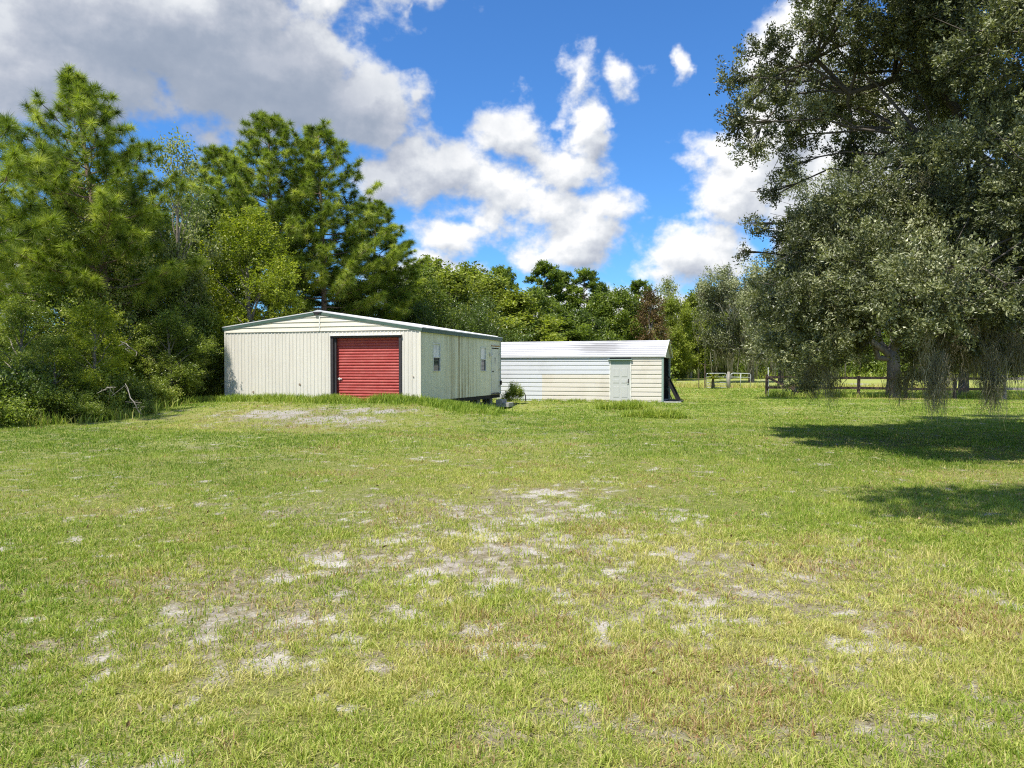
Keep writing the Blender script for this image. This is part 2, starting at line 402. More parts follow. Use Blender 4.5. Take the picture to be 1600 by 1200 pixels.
# ---------------------------------------------------------------- grass
grass_m = leaf_mat('grass_blades', [(0, (.10, .175, .018)), (.25, (.215, .31, .036)), (.5, (.37, .42, .075)), (.72, (.55, .51, .17)), (.86, (.54, .43, .23)), (1, (.30, .15, .075))], trans=.33, rough=.5, spec=.25)
def blades(x, y, z, h, w, v, lean=.55, seg2=True):
    n = len(x); th = rng.uniform(0, 2*np.pi, n); ph = rng.uniform(0, 2*np.pi, n)
    ln = np.abs(rng.normal(0, lean, n))+.1
    sx_, sy_ = np.cos(th)*w/2, np.sin(th)*w/2
    dx, dy = np.cos(ph)*ln*h, np.sin(ph)*ln*h
    o = np.zeros(n)
    hz = h*np.clip(1-.35*ln, .35, 1)
    if seg2:
        V = np.stack([np.stack([x-sx_, y-sy_, z], 1), np.stack([x+sx_, y+sy_, z], 1), np.stack([x+sx_*.85+dx*.35, y+sy_*.85+dy*.35, z+hz*.62], 1),
                      np.stack([x-sx_*.85+dx*.35, y-sy_*.85+dy*.35, z+hz*.62], 1), np.stack([x+dx, y+dy, z+hz], 1)], 1)
        b = (np.arange(n)*5)[:, None]
        F = np.concatenate([b+[0, 1, 2, 3], b+[3, 2, 4]], 1).ravel(); S = np.tile([4, 3], n); k = 5
    else:
        V = np.stack([np.stack([x-sx_, y-sy_, z], 1), np.stack([x+sx_, y+sy_, z], 1), np.stack([x+dx, y+dy, z+hz], 1)], 1)
        F = np.arange(n*3); S = np.full(n, 3); k = 3
    return V.reshape(-1, 3), F, S, np.repeat(v, k)
def merge(parts):
    V = []; F = []; S = []; A = []; b = 0
    for (v, f, s, a) in parts:
        V.append(v); F.append(f+b); S.append(s); A.append(a); b += len(v)
    return np.concatenate(V), np.concatenate(F), np.concatenate(S), np.concatenate(A)
def in_building(x, y):
    r = np.zeros(len(x), bool); c, s = math.cos(-RZ), math.sin(-RZ)
    for (ox, oy), (x0, x1, y0, y1) in ((GO, (-8.3, 0, 0, 9.2)), (SO, (-9.6, 0, 0, 3.6))):
        lx = c*(x-ox)-s*(y-oy); ly = s*(x-ox)+c*(y-oy)
        r |= (lx > x0) & (lx < x1) & (ly > y0) & (ly < y1)
    return r
def build_grass():
    parts = []
    for (y0, y1, dens, w, h, seg2) in ((1.7, 4.6, 10000, .0050, .058, True), (4.6, 8, 5400, .0064, .055, True), (8, 14, 2400, .0095, .05, False), (14, 25, 850, .017, .055, False), (25, 46, 230, .032, .06, False), (46, 66, 90, .05, .09, False)):
        ya, yb, yc, yd = y0*.88, y0*1.12, y1*.88, y1*1.12; y0_, y1_ = y0, y1; y0, y1 = ya, yd
        area = .76*(y1**2-y0**2)+3*(y1-y0)
        n = int(area*dens)
        y = np.sqrt(rng.uniform(y0**2, y1**2, n)); x = rng.uniform(-1, 1, n)*(.76*y+1.5)
        # tufts: pull a share of the blades towards tuft centres
        nt = max(1, n//14); ti = rng.integers(0, n, nt); pick = rng.random(n) < .55; tid = rng.integers(0, nt, n)
        rad = .035 if y1 < 14 else .08
        # nearest real tuft: jitter own position onto a local lattice of noisy points
        cell = .13 if y1 < 15 else .3
        gx = np.floor(x/cell); gy = np.floor(y/cell)
        jx = (vnoise(gx*1.37+.5, gy*2.11+.5, 91))*cell; jy = (vnoise(gx*2.3+.5, gy*1.17+.5, 97))*cell
        x = np.where(pick, gx*cell+jx+rng.normal(0, rad, n), x); y = np.where(pick, gy*cell+jy+rng.normal(0, rad, n), y)
        s = sandf(x, y); dn = fbm(x, y, .8, 4, 41)
        keep = rng.random(n) > np.clip(s*1.5, 0, .72)
        keep &= rng.random(n) < np.minimum(np.clip((y-ya)/(yb-ya), 0, 1) if y0_ > 2 else 1., np.clip((yd-y)/(yd-yc), 0, 1))
        keep &= rng.random(n) > .55*sparsef(x, y)
        keep &= rng.random(n) < np.clip(.55+(dn-.35)*2.2, .3, 1)
        keep &= ~in_building(x, y) & (y > 1.5)
        x, y, dn = x[keep], y[keep], dn[keep]; n = len(x)
        lush = fbm(x, y, .55, 3, 77)
        tuft = vnoise(np.floor(x/cell)+.01, np.floor(y/cell)+.01, 111)
        hh = h*(.45+.9*lush+.75*(tuft-.5)).clip(.25, 2)*rng.uniform(.6, 1.45, n)
        dr = dryf(x, y)
        v = .20-.12*sstep(y, 7, 13)+.38*dr+rng.normal(0, .11, n)+.24*(tuft-.5)+.22*(fbm(x, y, .25, 3, 13)-.3)
        red = (fbm(x, y, 1.3, 3, 211) > .62) & (rng.random(n) < .35*np.clip(dr*2, 0, 1))
        straw = rng.random(n) < .07+.12*dr
        v = np.where(straw, rng.uniform(.68, .88, n), np.clip(v, 0, .74)); v = np.where(red, rng.uniform(.86, 1, n), v)
        # wheel and mower lines, paler, on the far lawn
        z = gz(x, y)+(fbm(x, y, 9, 3, 71)-.5)*.022*(y < 16)-.005
        if y0 > 12: v = np.clip(v+.07*np.sin((x*.55+y*.83)*2*np.pi/1.35)*sstep(y, 12, 20), 0, 1)
        parts.append(blades(x, y, z, hh, w*rng.uniform(.7, 1.4, n), v, lean=.75, seg2=seg2))
        if y0 < 8:      # old flattened blades lying between the living ones
            j = rng.random(n) < .5; m = int(j.sum())
            xx = x[j]+rng.normal(0, .03, m); yy = y[j]+rng.normal(0, .03, m)
            parts.append(blades(xx, yy, gz(xx, yy)+(fbm(xx, yy, 9, 3, 71)-.5)*.022*(yy < 16)+.001, rng.uniform(.012, .035, m), w*rng.uniform(.7, 1.3, m), np.clip(rng.normal(.66, .16, m), 0, 1), lean=2.2, seg2=False))
    V, F, S, A = merge(parts)
    link('lawn_grass', mesh_from('lawn_grass', V, F, S, {'v': A}, [grass_m]), kind='stuff', label='short mown patchy lawn grass over the whole yard', category='grass')
build_grass()
def strip_grass(name, pts, width, n, h, label, vlo=.1, vhi=.5, w=.02, lean=.4, jit=1.):
    """taller unmown grass along a line of ground points"""
    P = np.array(pts, float); seg = np.hypot(*np.diff(P, axis=0).T); cum = np.concatenate([[0], np.cumsum(seg)])
    t = rng.uniform(0, cum[-1], n); i = np.clip(np.searchsorted(cum, t)-1, 0, len(seg)-1); f = ((t-cum[i])/seg[i])[:, None]
    q_ = P[i]*(1-f)+P[i+1]*f
    x = q_[:, 0]+rng.normal(0, width*.5, n); y = q_[:, 1]+rng.normal(0, width*.5, n)
    k = ~in_building(x, y); k &= rng.random(n) < np.clip((fbm(x, y, 1.5, 3, 8)-.28)*3.2, .08, 1)
    x, y = x[k], y[k]; n = len(x)
    hh = h*rng.uniform(.35, 1.15, n)*(.5+fbm(x, y, .9, 3, 9))
    v = np.clip(rng.uniform(vlo, vhi, n)+(fbm(x, y, 2, 2, 18)-.5)*.3, 0, .85)
    V, F, S, A = blades(x, y, gz(x, y)-.01, hh, w*rng.uniform(.6, 1.3, n), v, lean=lean)
    return link(name, mesh_from(name, V, F, S, {'v': A}, [grass_m]), kind='stuff', label=label, category='grass')
def GW(x, y): return loc2w(GO, x, y)
strip_grass('tall_grass', [(-13.5, 27.6), (-12.0, 28.2), GW(-8.3, -.75), GW(-5, -.7), GW(-2, -.7), GW(.3, -.8)], .75, 20000, .33, 'bright tall grass growing along the front of the garage', .14, .5, .022)
strip_grass('tall_grass', [GW(.6, -.9), GW(1.2, .4), (-2.2, 25.3), (-1.5, 24.9), (-.7, 25.0)], .8, 12000, .27, 'bright tall grass clump at the near right corner of the garage', .12, .45, .022)
strip_grass('tall_weeds', [GW(.45, 1.), GW(.5, 4), GW(.5, 7.4)], .3, 1300, .36, 'dark thin weeds along the side wall of the garage', .0, .3, .016, lean=.35)
strip_grass('tall_grass', [(3.7, 31.0), (4.5, 31.0), (5.2, 30.7)], .5, 9000, .40, 'unmown grass clump in front of the long shed, the farther of two', .2, .62, .026, lean=.8)
strip_grass('tall_grass', [(4.1, 26.1), (4.9, 25.7), (5.7, 25.3)], .35, 8000, .30, 'unmown grass clump in the lawn, the nearer of two', .2, .62, .026, lean=.8)
strip_grass('weeds', [loc2w(SO, x, -.22) for x in (-9.5, -6, -3, -.2)], .22, 3000, .2, 'low weeds along the foot of the long shed', .1, .7, .02)
strip_grass('field_grass', [(-6, 68), (10, 67), (24, 66.5), (38, 64)], 1.4, 9000, .55, 'yellowish tall grass at the near edge of the far field', .5, .86, .05, lean=.3)
strip_grass('field_grass', [(-30, 108), (10, 106), (40, 104), (90, 100)], 5, 16000, 1.0, 'tall grass at the far edge of the field below the woods', .25, .7, .10, lean=.3)
strip_grass('tall_grass', [(-30, 20), (-17, 20.2), (-14.2, 21.5), (-12.4, 24.2), (-12.6, 27)], .8, 15000, .5, 'tall dull grass along the foot of the left thicket', .1, .7, .022, lean=.35)
strip_grass('tall_grass', [(14.8, 43.8), (20, 43.2), (28, 42.2), (36, 41)], .5, 6000, .45, 'rank grass along the foot of the board fence', .15, .65, .03, lean=.35)
# ================================================================ the garage
cream = (.66, .64, .50); sidec = (.52, .52, .40)
M_front = paint_mat('cream_ribbed_metal', (.68, .64, .56), (.42, .37, .30), .36)
def side_mat():
    m, q = new_mat('olive_stained_metal')
    tc = q.n('ShaderNodeTexCoord'); P = tc.outputs['Object']
    s = q.n('ShaderNodeSeparateXYZ'); q.put(s.inputs[0], P)
    run = q.noise(q.vm('MULTIPLY', P, (0, 4.2, .12)), 1., 3, .6)
    run2 = q.noise(q.vm('MULTIPLY', P, (0, 13, .25)), 1., 3, .6)
    zone = q.mr(q.m('ABSOLUTE', q.m('SUBTRACT', s.outputs[1], 4.1)), .3, 2.0, 1.1, .22)
    f = q.m('MULTIPLY', q.m('ADD', q.mr(run, .44, .60, 0, .75), q.mr(run2, .47, .62, 0, .55)), zone, clamp=True)
    f = q.m('MULTIPLY', f, q.mr(q.noise(P, 1.6, 4, .6), .3, .6, .55, 1))
    c = q.mix(f, (.80, .77, .60, 1), (.30, .23, .10, 1))
    c = q.mix(q.mr(q.noise(P, .8, 4, .6), .45, .7, 0, .45), c, (.62, .61, .45, 1))
    return finish(m, q, c, .55, .3)
M_side = side_mat()
M_gable = paint_mat('cream_lap_siding', (.74, .69, .57), (.42, .37, .28), .3, streak=False)
M_green = paint_mat('faded_green_trim', (.07, .12, .095), (.17, .19, .15), .5, streak=False)
M_whiteroof = paint_mat('white_roof_metal', (.62, .62, .62), (.32, .32, .31), .30, streak=False)
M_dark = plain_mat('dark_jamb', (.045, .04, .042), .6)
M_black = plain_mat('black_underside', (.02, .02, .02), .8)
M_steel = plain_mat('dull_galvanised_steel', (.55, .56, .56), .4, .5, .6)
M_whitetrim = plain_mat('white_painted_trim', (.74, .73, .68), .5)
M_conc = plain_mat('pale_concrete', (.36, .35, .32), .9, .1, var=.35, scale=14)
def red_mat():
    m, q = new_mat('red_door_paint')
    tc = q.n('ShaderNodeTexCoord'); P = tc.outputs['Object']
    n = q.noise(q.vm('MULTIPLY', P, (2, 2, 5)), 1.2, 5, .6); n2 = q.noise(P, 9, 4, .6)
    c = q.mix(q.mr(n, .35, .7), (.40, .060, .052, 1), (.48, .105, .09, 1))
    c = q.mix(q.mr(n2, .5, .75, 0, .3), c, (.50, .16, .13, 1))
    return finish(m, q, c, .5, .35)
M_red = red_mat()
def glass_mat(name, col, rough=.06):
    m, q = new_mat(name); return finish(m, q, (*col, 1), rough, .9)
M_glassd = glass_mat('dark_window_glass', (.012, .014, .016))
M_glassl = plain_mat('white_pane_reflection', (.68, .70, .70), .25, .8, var=.35, scale=3)  # pale colour stands in for the reflection in the upper panes
M_beige = plain_mat('beige_door_paint', (.66, .65, .55), .5, var=.12, scale=3)
M_rust = plain_mat('rusted_lintel', (.42, .24, .08), .8)

gar = empty('garage', (GO[0], GO[1], 0), RZ, label='cream metal garage with a red roll-up door and a low pitched roof', category='garage')
W, L = 8.29, 9.17; ZS = 3.03; EL_, ER_ = 3.20, 3.06; ZR = 3.72     # seam height, eaves of the left and right walls, ridge
def eave(x): return ER_+(EL_-ER_)*(-x/W)
def ribwall(u0, u1, z0, z1, pitch, dep, fn, hole=None):
    """sheet with trapezoid ribs along u between z0,z1; fn(u, out, z)"""
    mb = MB(); us = []
    u = u0
    while u < u1-1e-4:
        for du, o in ((0, 0), (.62, 0), (.72, dep), (.90, dep)):
            if u+du*pitch < u1: us.append((u+du*pitch, o))
        u += pitch
    us.append((u1, 0))
    for (a, oa), (b, ob) in zip(us[:-1], us[1:]):
        spans = [(z0, z1)]
        if hole and a < hole[1]-1e-4 and b > hole[0]+1e-4:
            spans = []
            if hole[2] > z0: spans.append((z0, hole[2]))
            if hole[3] < z1: spans.append((hole[3], z1))
        for s0, s1 in spans:
            i = len(mb.v); mb.v += [fn(a, oa, s0), fn(b, ob, s0), fn(b, ob, s1), fn(a, oa, s1)]; mb.f.append((i, i+1, i+2, i+3))
    return mb
DX0, DX1, DZ = -3.55, -.78, 2.78
# ribs start exactly on the door edges so that the opening is clean
fr = MB()
for (a, b, z0, z1) in ((-W, DX0, .12, ZS), (DX0, DX1, DZ, ZS), (DX1, 0, .12, ZS)):
    n = max(1, round((b-a)/.152)); r_ = ribwall(a, b, z0, z1, (b-a)/n, .016, lambda u, o, z: (u, -o, z))
    k = len(fr.v); fr.v += r_.v; fr.f += [tuple(i+k for i in f) for f in r_.f]
fr.build('front_wall', M_front, gar)
# gable of wide laps
gb = MB()
def rakez(x): 
    m_ = -W/2
    return (ZR-.04)+((eave(0)-.02)-(ZR-.04))*((x-m_)/(W/2)) if x > m_ else (ZR-.04)+((eave(-W)-.02)-(ZR-.04))*((m_-x)/(W/2))
nz = 4; zz = ZS+.012
for k in range(nz):
    z0 = zz+k*.175; z1 = z0+.175
    xs = [x for x in np.linspace(-W, 0, 120) if rakez(x) > z0+.005]
    if len(xs) < 2: break
    for a, b in zip(xs[:-1], xs[1:]):
        i = len(gb.v); gb.v += [(a, -.035, z0), (b, -.035, z0), (b, -.008, min(z1, rakez(b))), (a, -.008, min(z1, rakez(a)))]; gb.f.append((i, i+1, i+2, i+3))
    i = len(gb.v); gb.v += [(xs[0], -.006, z0), (xs[-1], -.006, z0), (xs[-1], -.035, z0), (xs[0], -.035, z0)]; gb.f.append((i, i+1, i+2, i+3))
gb.build('gable', M_gable, gar)
MB().box(-W/2+.05, -W/2+.085, -.046, -.032, ZS+.03, ZR-.12).build('gable_joint', M_whitetrim, gar)
# right wall: flat sheets with narrow battens; holes for windows and door
sw = MB()
WINS = [(1.09, 1.80), (6.35, 7.05)]; WZ0, WZ1 = 1.54, 2.60; SD = (7.77, 8.92, .53, 2.62)
cuts = [(0, 1.09, None), (1.09, 1.80, (WZ0, WZ1)), (1.80, 6.35, None), (6.35, 7.05, (WZ0, WZ1)), (7.05, 7.77, None), (7.77, 8.92, (SD[2], SD[3])), (8.92, L, None)]
ZB = .46
for (a, b, hole) in cuts:
    hl = (-9, 99, *hole) if hole else None
    n = max(1, round((b-a)/.30)); r_ = ribwall(a, b, ZB, eave(0)-.02, (b-a)/n, .012, lambda u, o, z: (o, u, z), hl)
    k = len(sw.v); sw.v += r_.v; sw.f += [tuple(i+k for i in f) for f in r_.f]
sw.build('side_wall', M_side, gar)
MB().box(-W, -W+.02, .02, L, .1, EL_-.02).build('side_wall', M_side, gar)
bw = MB(); bw.box(-W, -.03, L-.03, L, .3, 3.0); bw.v; bw.build('rear_wall', M_side, gar)
rg = MB(); rg.prism([(-W+.02, 3.0), (-.03, 3.0), (-.03, 3.04), (-W/2, ZR-.06), (-W+.02, EL_-.04)], lambda u, v, a: (u, a, v), L-.028, L-.005); rg.build('rear_gable', M_gable, gar)
ct = MB(); ct.box(-.05, .022, -.024, -.003, .14, eave(0)-.04); ct.box(.003, .022, -.003, .05, .46, eave(0)-.04); ct.build('corner_trim', M_gable, gar)
MB().box(-W-.02, -W+.05, -.024, -.003, .14, EL_-.02).build('corner_trim', M_front, gar)
# base sill and undercarriage
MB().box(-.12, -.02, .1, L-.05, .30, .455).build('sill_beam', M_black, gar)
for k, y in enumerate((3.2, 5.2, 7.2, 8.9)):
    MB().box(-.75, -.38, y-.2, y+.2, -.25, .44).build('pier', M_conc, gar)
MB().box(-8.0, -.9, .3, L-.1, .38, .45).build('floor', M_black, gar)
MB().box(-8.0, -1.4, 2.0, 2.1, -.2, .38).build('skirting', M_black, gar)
# roof
rf = MB()
OV = .055
def roofplane(x0, z0, x1, z1):
    th = .035
    for k in range(12):
        a = -OV+(L+2*OV)*k/12; b = -OV+(L+2*OV)*(k+1)/12
        rf.hexa([(x0, a, z0), (x1, a, z1), (x1, b-.004, z1), (x0, b-.004, z0), (x0, a, z0+th), (x1, a, z1+th), (x1, b-.004, z1+th), (x0, b-.004, z0+th)])
        if k: rf.hexa([(x0, a-.02, z0+th), (x1, a-.02, z1+th), (x1, a+.02, z1+th), (x0, a+.02, z0+th), (x0, a-.01, z0+th+.03), (x1, a-.01, z1+th+.03), (x1, a+.01, z1+th+.03), (x0, a+.01, z0+th+.03)])
roofplane(-W/2, ZR+.05, .10, eave(0)+.035); roofplane(-W-.10, eave(-W)+.035, -W/2-.002, ZR+.05)
rf.build('roof', M_whiteroof, gar)
fa = MB()
for (x0, z0, x1, z1) in ((-W-.08, eave(-W)+.03, -W/2, ZR+.045), (-W/2, ZR+.045, .08, eave(0)+.03)):
    for (y0, y1) in ((-OV+.005, -OV+.035), (L+OV-.035, L+OV-.005)):
        fa.hexa([(x0, y0, z0-.095), (x1, y0, z1-.095), (x1, y1, z1-.095), (x0, y1, z0-.095), (x0, y0, z0), (x1, y0, z1), (x1, y1, z1), (x0, y1, z0)])
fa.box(.055, .085, -OV+.036, L+OV-.036, eave(0)-.10, eave(0)+.028)
fa.box(-W-.085, -W-.055, -OV+.036, L+OV-.036, eave(-W)-.10, eave(-W)+.028)
fa.build('fascia', M_green, gar)
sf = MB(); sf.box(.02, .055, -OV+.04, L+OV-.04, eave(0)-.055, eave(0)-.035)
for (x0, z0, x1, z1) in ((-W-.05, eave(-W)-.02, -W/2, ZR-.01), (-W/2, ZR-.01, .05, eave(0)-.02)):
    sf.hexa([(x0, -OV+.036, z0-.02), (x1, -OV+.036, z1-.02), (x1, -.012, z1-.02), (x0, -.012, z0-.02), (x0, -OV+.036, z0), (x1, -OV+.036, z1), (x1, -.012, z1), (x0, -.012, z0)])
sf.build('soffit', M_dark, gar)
rc = MB(); rc.prism([(-W/2-.2, ZR+.055), (-W/2, ZR+.115), (-W/2+.2, ZR+.055), (-W/2+.17, ZR+.04), (-W/2-.17, ZR+.04)], lambda u, v, a: (u, a, v), -OV-.02, L+OV+.02); rc.build('ridge_cap', M_whiteroof, gar)
rb = MB(); rb.box(-W/2-.16, -W/2+.14, -OV-.03, -OV+.002, ZR-.01, ZR+.045); rb.box(-W/2-.10, -W/2+.02, -OV-.034, -OV-.001, ZR-.07, ZR-.02); rb.build('ridge_end', M_dark, gar)
# roll-up door
jb = MB(); jb.box(DX0-.07, DX0+.05, -.05, .20, .2, DZ+.0); jb.box(DX1-.05, DX1+.05, -.05, .20, .2, DZ); jb.box(DX0-.07, DX1+.05, -.055, .02, DZ+.002, DZ+.07)
jb.build('door_jamb', M_dark, gar, bevel=.004)
MB().box(DX0-.09, DX1+.07, -.10, .0, DZ+.074, DZ+.10).build('drip_cap', M_whitetrim, gar)
jl = MB(); jl.box(DX0+.052, DX0+.14, .02, .07, .2, DZ-.01); jl.build('door_track', M_dark, gar)
rd = MB(); DB = .30; n = 24; ph = (DZ+.02-DB)/n
prof = []
for k in range(n):
    z = DB+k*ph
    prof += [(0.0, z), (-.028, z+ph*.22), (-.032, z+ph*.55), (-.022, z+ph*.8), (0.0, z+ph*.9)]
for (o0, z0), (o1, z1) in zip(prof[:-1], prof[1:]):
    i = len(rd.v); rd.v += [(DX0+.05, .17+o0, z0), (DX1-.05, .17+o0, z0), (DX1-.05, .17+o1, z1), (DX0+.05, .17+o1, z1)]; rd.f.append((i, i+1, i+2, i+3))
door = rd.build('roll_up_door', M_red, gar)
lt = MB(); lt.box(DX0+.14, DX0+.32, .10, .125, 1.25, 1.29); lt.box(DX0+.20, DX0+.24, .09, .11, 1.22, 1.32); lt.build('latch', M_whitetrim, door, bevel=.004)
MB().box(DX0+.06, DX1-.06, .125, .165, .27, .31).build('bottom_bar', M_dark, door)
# windows and side door
for (a, b) in WINS:
    f = MB(); x0, x1 = -.03, .03
    f.box(x0, x1, a, a+.035, WZ0, WZ1); f.box(x0, x1, b-.035, b, WZ0, WZ1); f.box(x0, x1+.01, a+.035, b-.035, WZ0, WZ0+.03); f.box(x0, x1, a+.035, b-.035, WZ1-.035, WZ1)
    zm = (WZ0+WZ1)/2+.0; f.box(x0, x1-.01, a+.035, b-.035, zm-.015, zm+.02)
    w_ = f.build('window', M_whitetrim, gar, bevel=.003)
    MB().box(-.015, -.008, a+.035, b-.035, zm+.02, WZ1-.035).build('upper_pane', M_glassl, w_)
    MB().box(-.022, -.016, a+.035, b-.035, WZ0+.03, zm-.015).build('lower_pane', M_glassd, w_)
    bl = MB()
    for k in range(5): bl.box(-.0155, -.012, a+.05, b-.05, WZ0+.08+k*.07, WZ0+.084+k*.07)
    bl.build('screen_bar', plain_mat('grey_bar', (.12, .12, .12)), w_)
a, b, z0, z1 = SD
sdoor = MB().box(-.03, .015, a+.05, b-.05, z0+.02, z1-.05).build('side_door', M_beige, gar, bevel=.004)
f = MB(); f.box(-.03, .035, a, a+.05, z0, z1); f.box(-.03, .035, b-.05, b, z0, z1); f.box(-.03, .04, a-.03, b+.03, z1, z1+.05); f.build('door_frame', M_whitetrim, sdoor, bevel=.003)
MB().box(.012, .05, a, b, z1+.055, z1+.10).build('lintel', M_rust, sdoor)
MB().box(.0155, .02, a+.50, a+.58, z0+1.35, z0+1.65).build('slit_window', M_glassd, sdoor)
MB().tube([(.015, a+.13, z0+1.0), (.06, a+.13, z0+1.0), (.085, a+.13, z0+1.0)], [.02, .02, .034], 10).build('knob', M_dark, sdoor, smooth=True)
for z in (z0+.25, z0+1.0, z0+1.75): MB().tube([(.022, b-.05, z), (.022, b-.05, z+.11)], .012, 8).build('hinge', M_dark, sdoor)
MB().box(.0, .07, a-.05, b+.05, z0-.05, z0-.01).build('threshold', M_dark, sdoor)
lp = MB(); lp.box(.012, .03, a-.22, a-.12, 2.20, 2.38); lp.tube([(.03, a-.17, 2.33), (.10, a-.17, 2.33), (.11, a-.17, 2.22)], [.02, .025, .05], 10); lp.build('wall_lamp', M_whitetrim, gar)
MB().tube([(.04, b+.14, .48), (.04, b+.14, eave(0)-.12)], .022, 8).build('conduit', M_steel, gar)
MB().box(.02, .09, b+.08, b+.2, .9, 1.1).build('outlet_box', M_dark, gar)
# small marks and dents of the front sheet
M_spot = plain_mat('rust_spot', (.28, .22, .16), .9)
for (x, z, r) in ((-4.95, 1.05, .05), (-.27, 1.35, .03), (-.30, .66, .06), (-7.0, .75, .05)): MB().tube([(x, -.019, z), (x, -.022, z)], [r, r*.6], 7).build('rust_spot', M_spot, gar)
# steps beside the side door
st = empty('concrete_steps', (*loc2w(GO, .16, 8.0), 0), RZ, label='small pale concrete steps below the garage side door', category='steps')
m_ = MB().box(0, .30, 0, .7, -.1, .24); m_.build('upper_step', M_conc, st, bevel=.012)
MB().box(.305, .62, -.02, .72, -.1, .10).build('lower_step', M_conc, st, bevel=.012)
cp = MB(); px_, py_ = 820/1.0, 0
p0 = wpos(821, 612, 38.2)
cp.tube([(p0[0], p0[1], -.05), (p0[0], p0[1], .32), (p0[0]-.05, p0[1], .42), (p0[0]-.16, p0[1], .45), (p0[0]-.26, p0[1], .42)], .025, 8)
cp.build('standpipe', M_dark, None, True, label='thin dark bent pipe standing in the weeds by the long shed', category='pipe')

# ================================================================ the long shed
shed = empty('metal_shed', (SO[0], SO[1], 0), RZ, label='long low shed of white and cream lap siding with a white metal roof', category='shed')
LW, LD = 9.6, 3.5; EZ = 2.30; RZ2 = 3.14; RY = LD/2
M_wsid = paint_mat('white_lap_siding', (.57, .58, .61), (.38, .38, .38), .2, streak=False)
M_csid = paint_mat('cream_shed_siding', (.61, .565, .495), (.42, .36, .28), .3, streak=False)
M_sdoor = paint_mat('grey_green_door_paint', (.50, .505, .485), (.36, .36, .33), .3)
M_trim2 = paint_mat('grey_green_trim', (.26, .34, .30), (.4, .42, .38), .3)
def laps(x0, x1, rows, mat):
    mb = MB(); h = .22
    for k in rows:
        z1 = EZ-.05-k*h; z0 = max(z1-h, -.04)
        if z1 <= z0: continue
        # lap: bulged face with a shadow groove beneath
        pr = [(-.004, z1), (-.022, z1-.035), (-.034, z0+.06), (-.036, z0+.022), (-.006, z0+.002)]
        for (o0, a0), (o1, a1) in zip(pr[:-1], pr[1:]):
            i = len(mb.v); mb.v += [(x0, o1, a1), (x1, o1, a1), (x1, o0, a0), (x0, o0, a0)]; mb.f.append((i, i+1, i+2, i+3))
    return mb.build('siding', mat, shed)
XB = -6.24; XD0, XD1 = -2.64, -1.66
laps(-LW, XD0-.06, range(0, 4), M_wsid); laps(-LW, XB, range(4, 11), M_wsid); laps(XB, XD0-.06, range(4, 11), M_csid); laps(XD1+.06, -.10, range(0, 11), M_csid)
bk = MB(); bk.box(-LW, -.1, -.002, .03, -.04, EZ-.04); bk.box(-LW, -.1, LD-.04, LD, -.04, EZ-.04); bk.box(-LW, -LW+.03, .031, LD-.041, -.04, EZ-.04); bk.build('frame_wall', M_black, shed)
MB().box(-.098, .0, -.045, .06, -.04, EZ-.05).build('corner_post', M_trim2, shed, bevel=.004)
MB().box(-.098, .0, LD-.06, LD+.02, -.04, EZ-.05).build('corner_post', M_trim2, shed, bevel=.004)
# roof of long sheets with a soft shoulder bend
def roofmat():
    m, q = new_mat('stained_white_roof')
    tc = q.n('ShaderNodeTexCoord'); P = tc.outputs['Object']
    n = q.noise(q.vm('MULTIPLY', P, (1, 2.2, 2.2)), 1.1, 6, .65); n2 = q.noise(q.vm('MULTIPLY', P, (1.2, 9, 9)), 1., 5, .7)
    L_ = q.vm('LENGTH', q.vm('MULTIPLY', q.vm('SUBTRACT', P, (-3.4, .9, 2.8)), (1/1.7, 1/1.1, 1/.7)), out=1)
    z = q.mr(q.m('ADD', L_, q.m('MULTIPLY', q.m('SUBTRACT', n, .5), 1.6)), .35, 1.15, 1., 0)
    f = q.m('ADD', z, q.mr(n2, .48, .75, 0, .28), clamp=True)
    f = q.m('MAXIMUM', q.m('MULTIPLY', f, .62), q.mr(n, .52, .75, 0, .3))
    c = q.mix(f, (.52, .52, .53, 1), (.17, .165, .16, 1))
    return finish(m, q, c, .75, .15, bump=n2, bstr=.1, bdist=.01)
M_sroof = roofmat()
rf = MB()
pr = [(-.10, EZ-.06), (-.10, EZ+.02), (.06, EZ+.13), (RY, RZ2), (LD-.06, EZ+.13), (LD+.10, EZ+.02), (LD+.10, EZ-.06)]
for k in range(14):
    a = -LW-.12+(LW+.12+.10)*k/14; b = -LW-.12+(LW+.22)*(k+1)/14
    for (y0, z0), (y1, z1) in zip(pr[:-1], pr[1:]):
        i = len(rf.v); rf.v += [(a, y0, z0), (b, y0, z0), (b, y1, z1), (a, y1, z1)]; rf.f.append((i, i+1, i+2, i+3))
for (y0, z0), (y1, z1) in zip(pr[1:-2], pr[2:-1]):        # thickness and raised ribs along the length
    dy, dz = y1-y0, z1-z0; ln = math.hypot(dy, dz); nn = max(1, int(ln/.23))
    for k in range(nn):
        t = (k+.5)/nn; yy, z_ = y0+dy*t, z0+dz*t; ny_, nz_ = -dz/ln, dy/ln
        rf.beam((-LW-.12, yy+ny_*.008, z_+nz_*.008), (.10, yy+ny_*.008, z_+nz_*.008), .05, .005)
roof = rf.build('roof', M_sroof, shed)
ed = MB()
for (y0, z0), (y1, z1) in zip(pr[:-1], pr[1:]):
    ed.beam((.092, y0, z0-.01), (.092, y1, z1-.01), .05, .07)
ed.build('roof_edge', M_whitetrim, roof)
gp = MB(); gp.prism([(.02, EZ-.08), (LD-.02, EZ-.08), (LD-.06, EZ+.10), (RY, RZ2-.03), (.06, EZ+.10)], lambda u, v, a: (a, u, v), -.06, -.02); gp.build('gable', paint_mat('tan_gable', (.40, .38, .28), (.3, .27, .2), .4), shed)
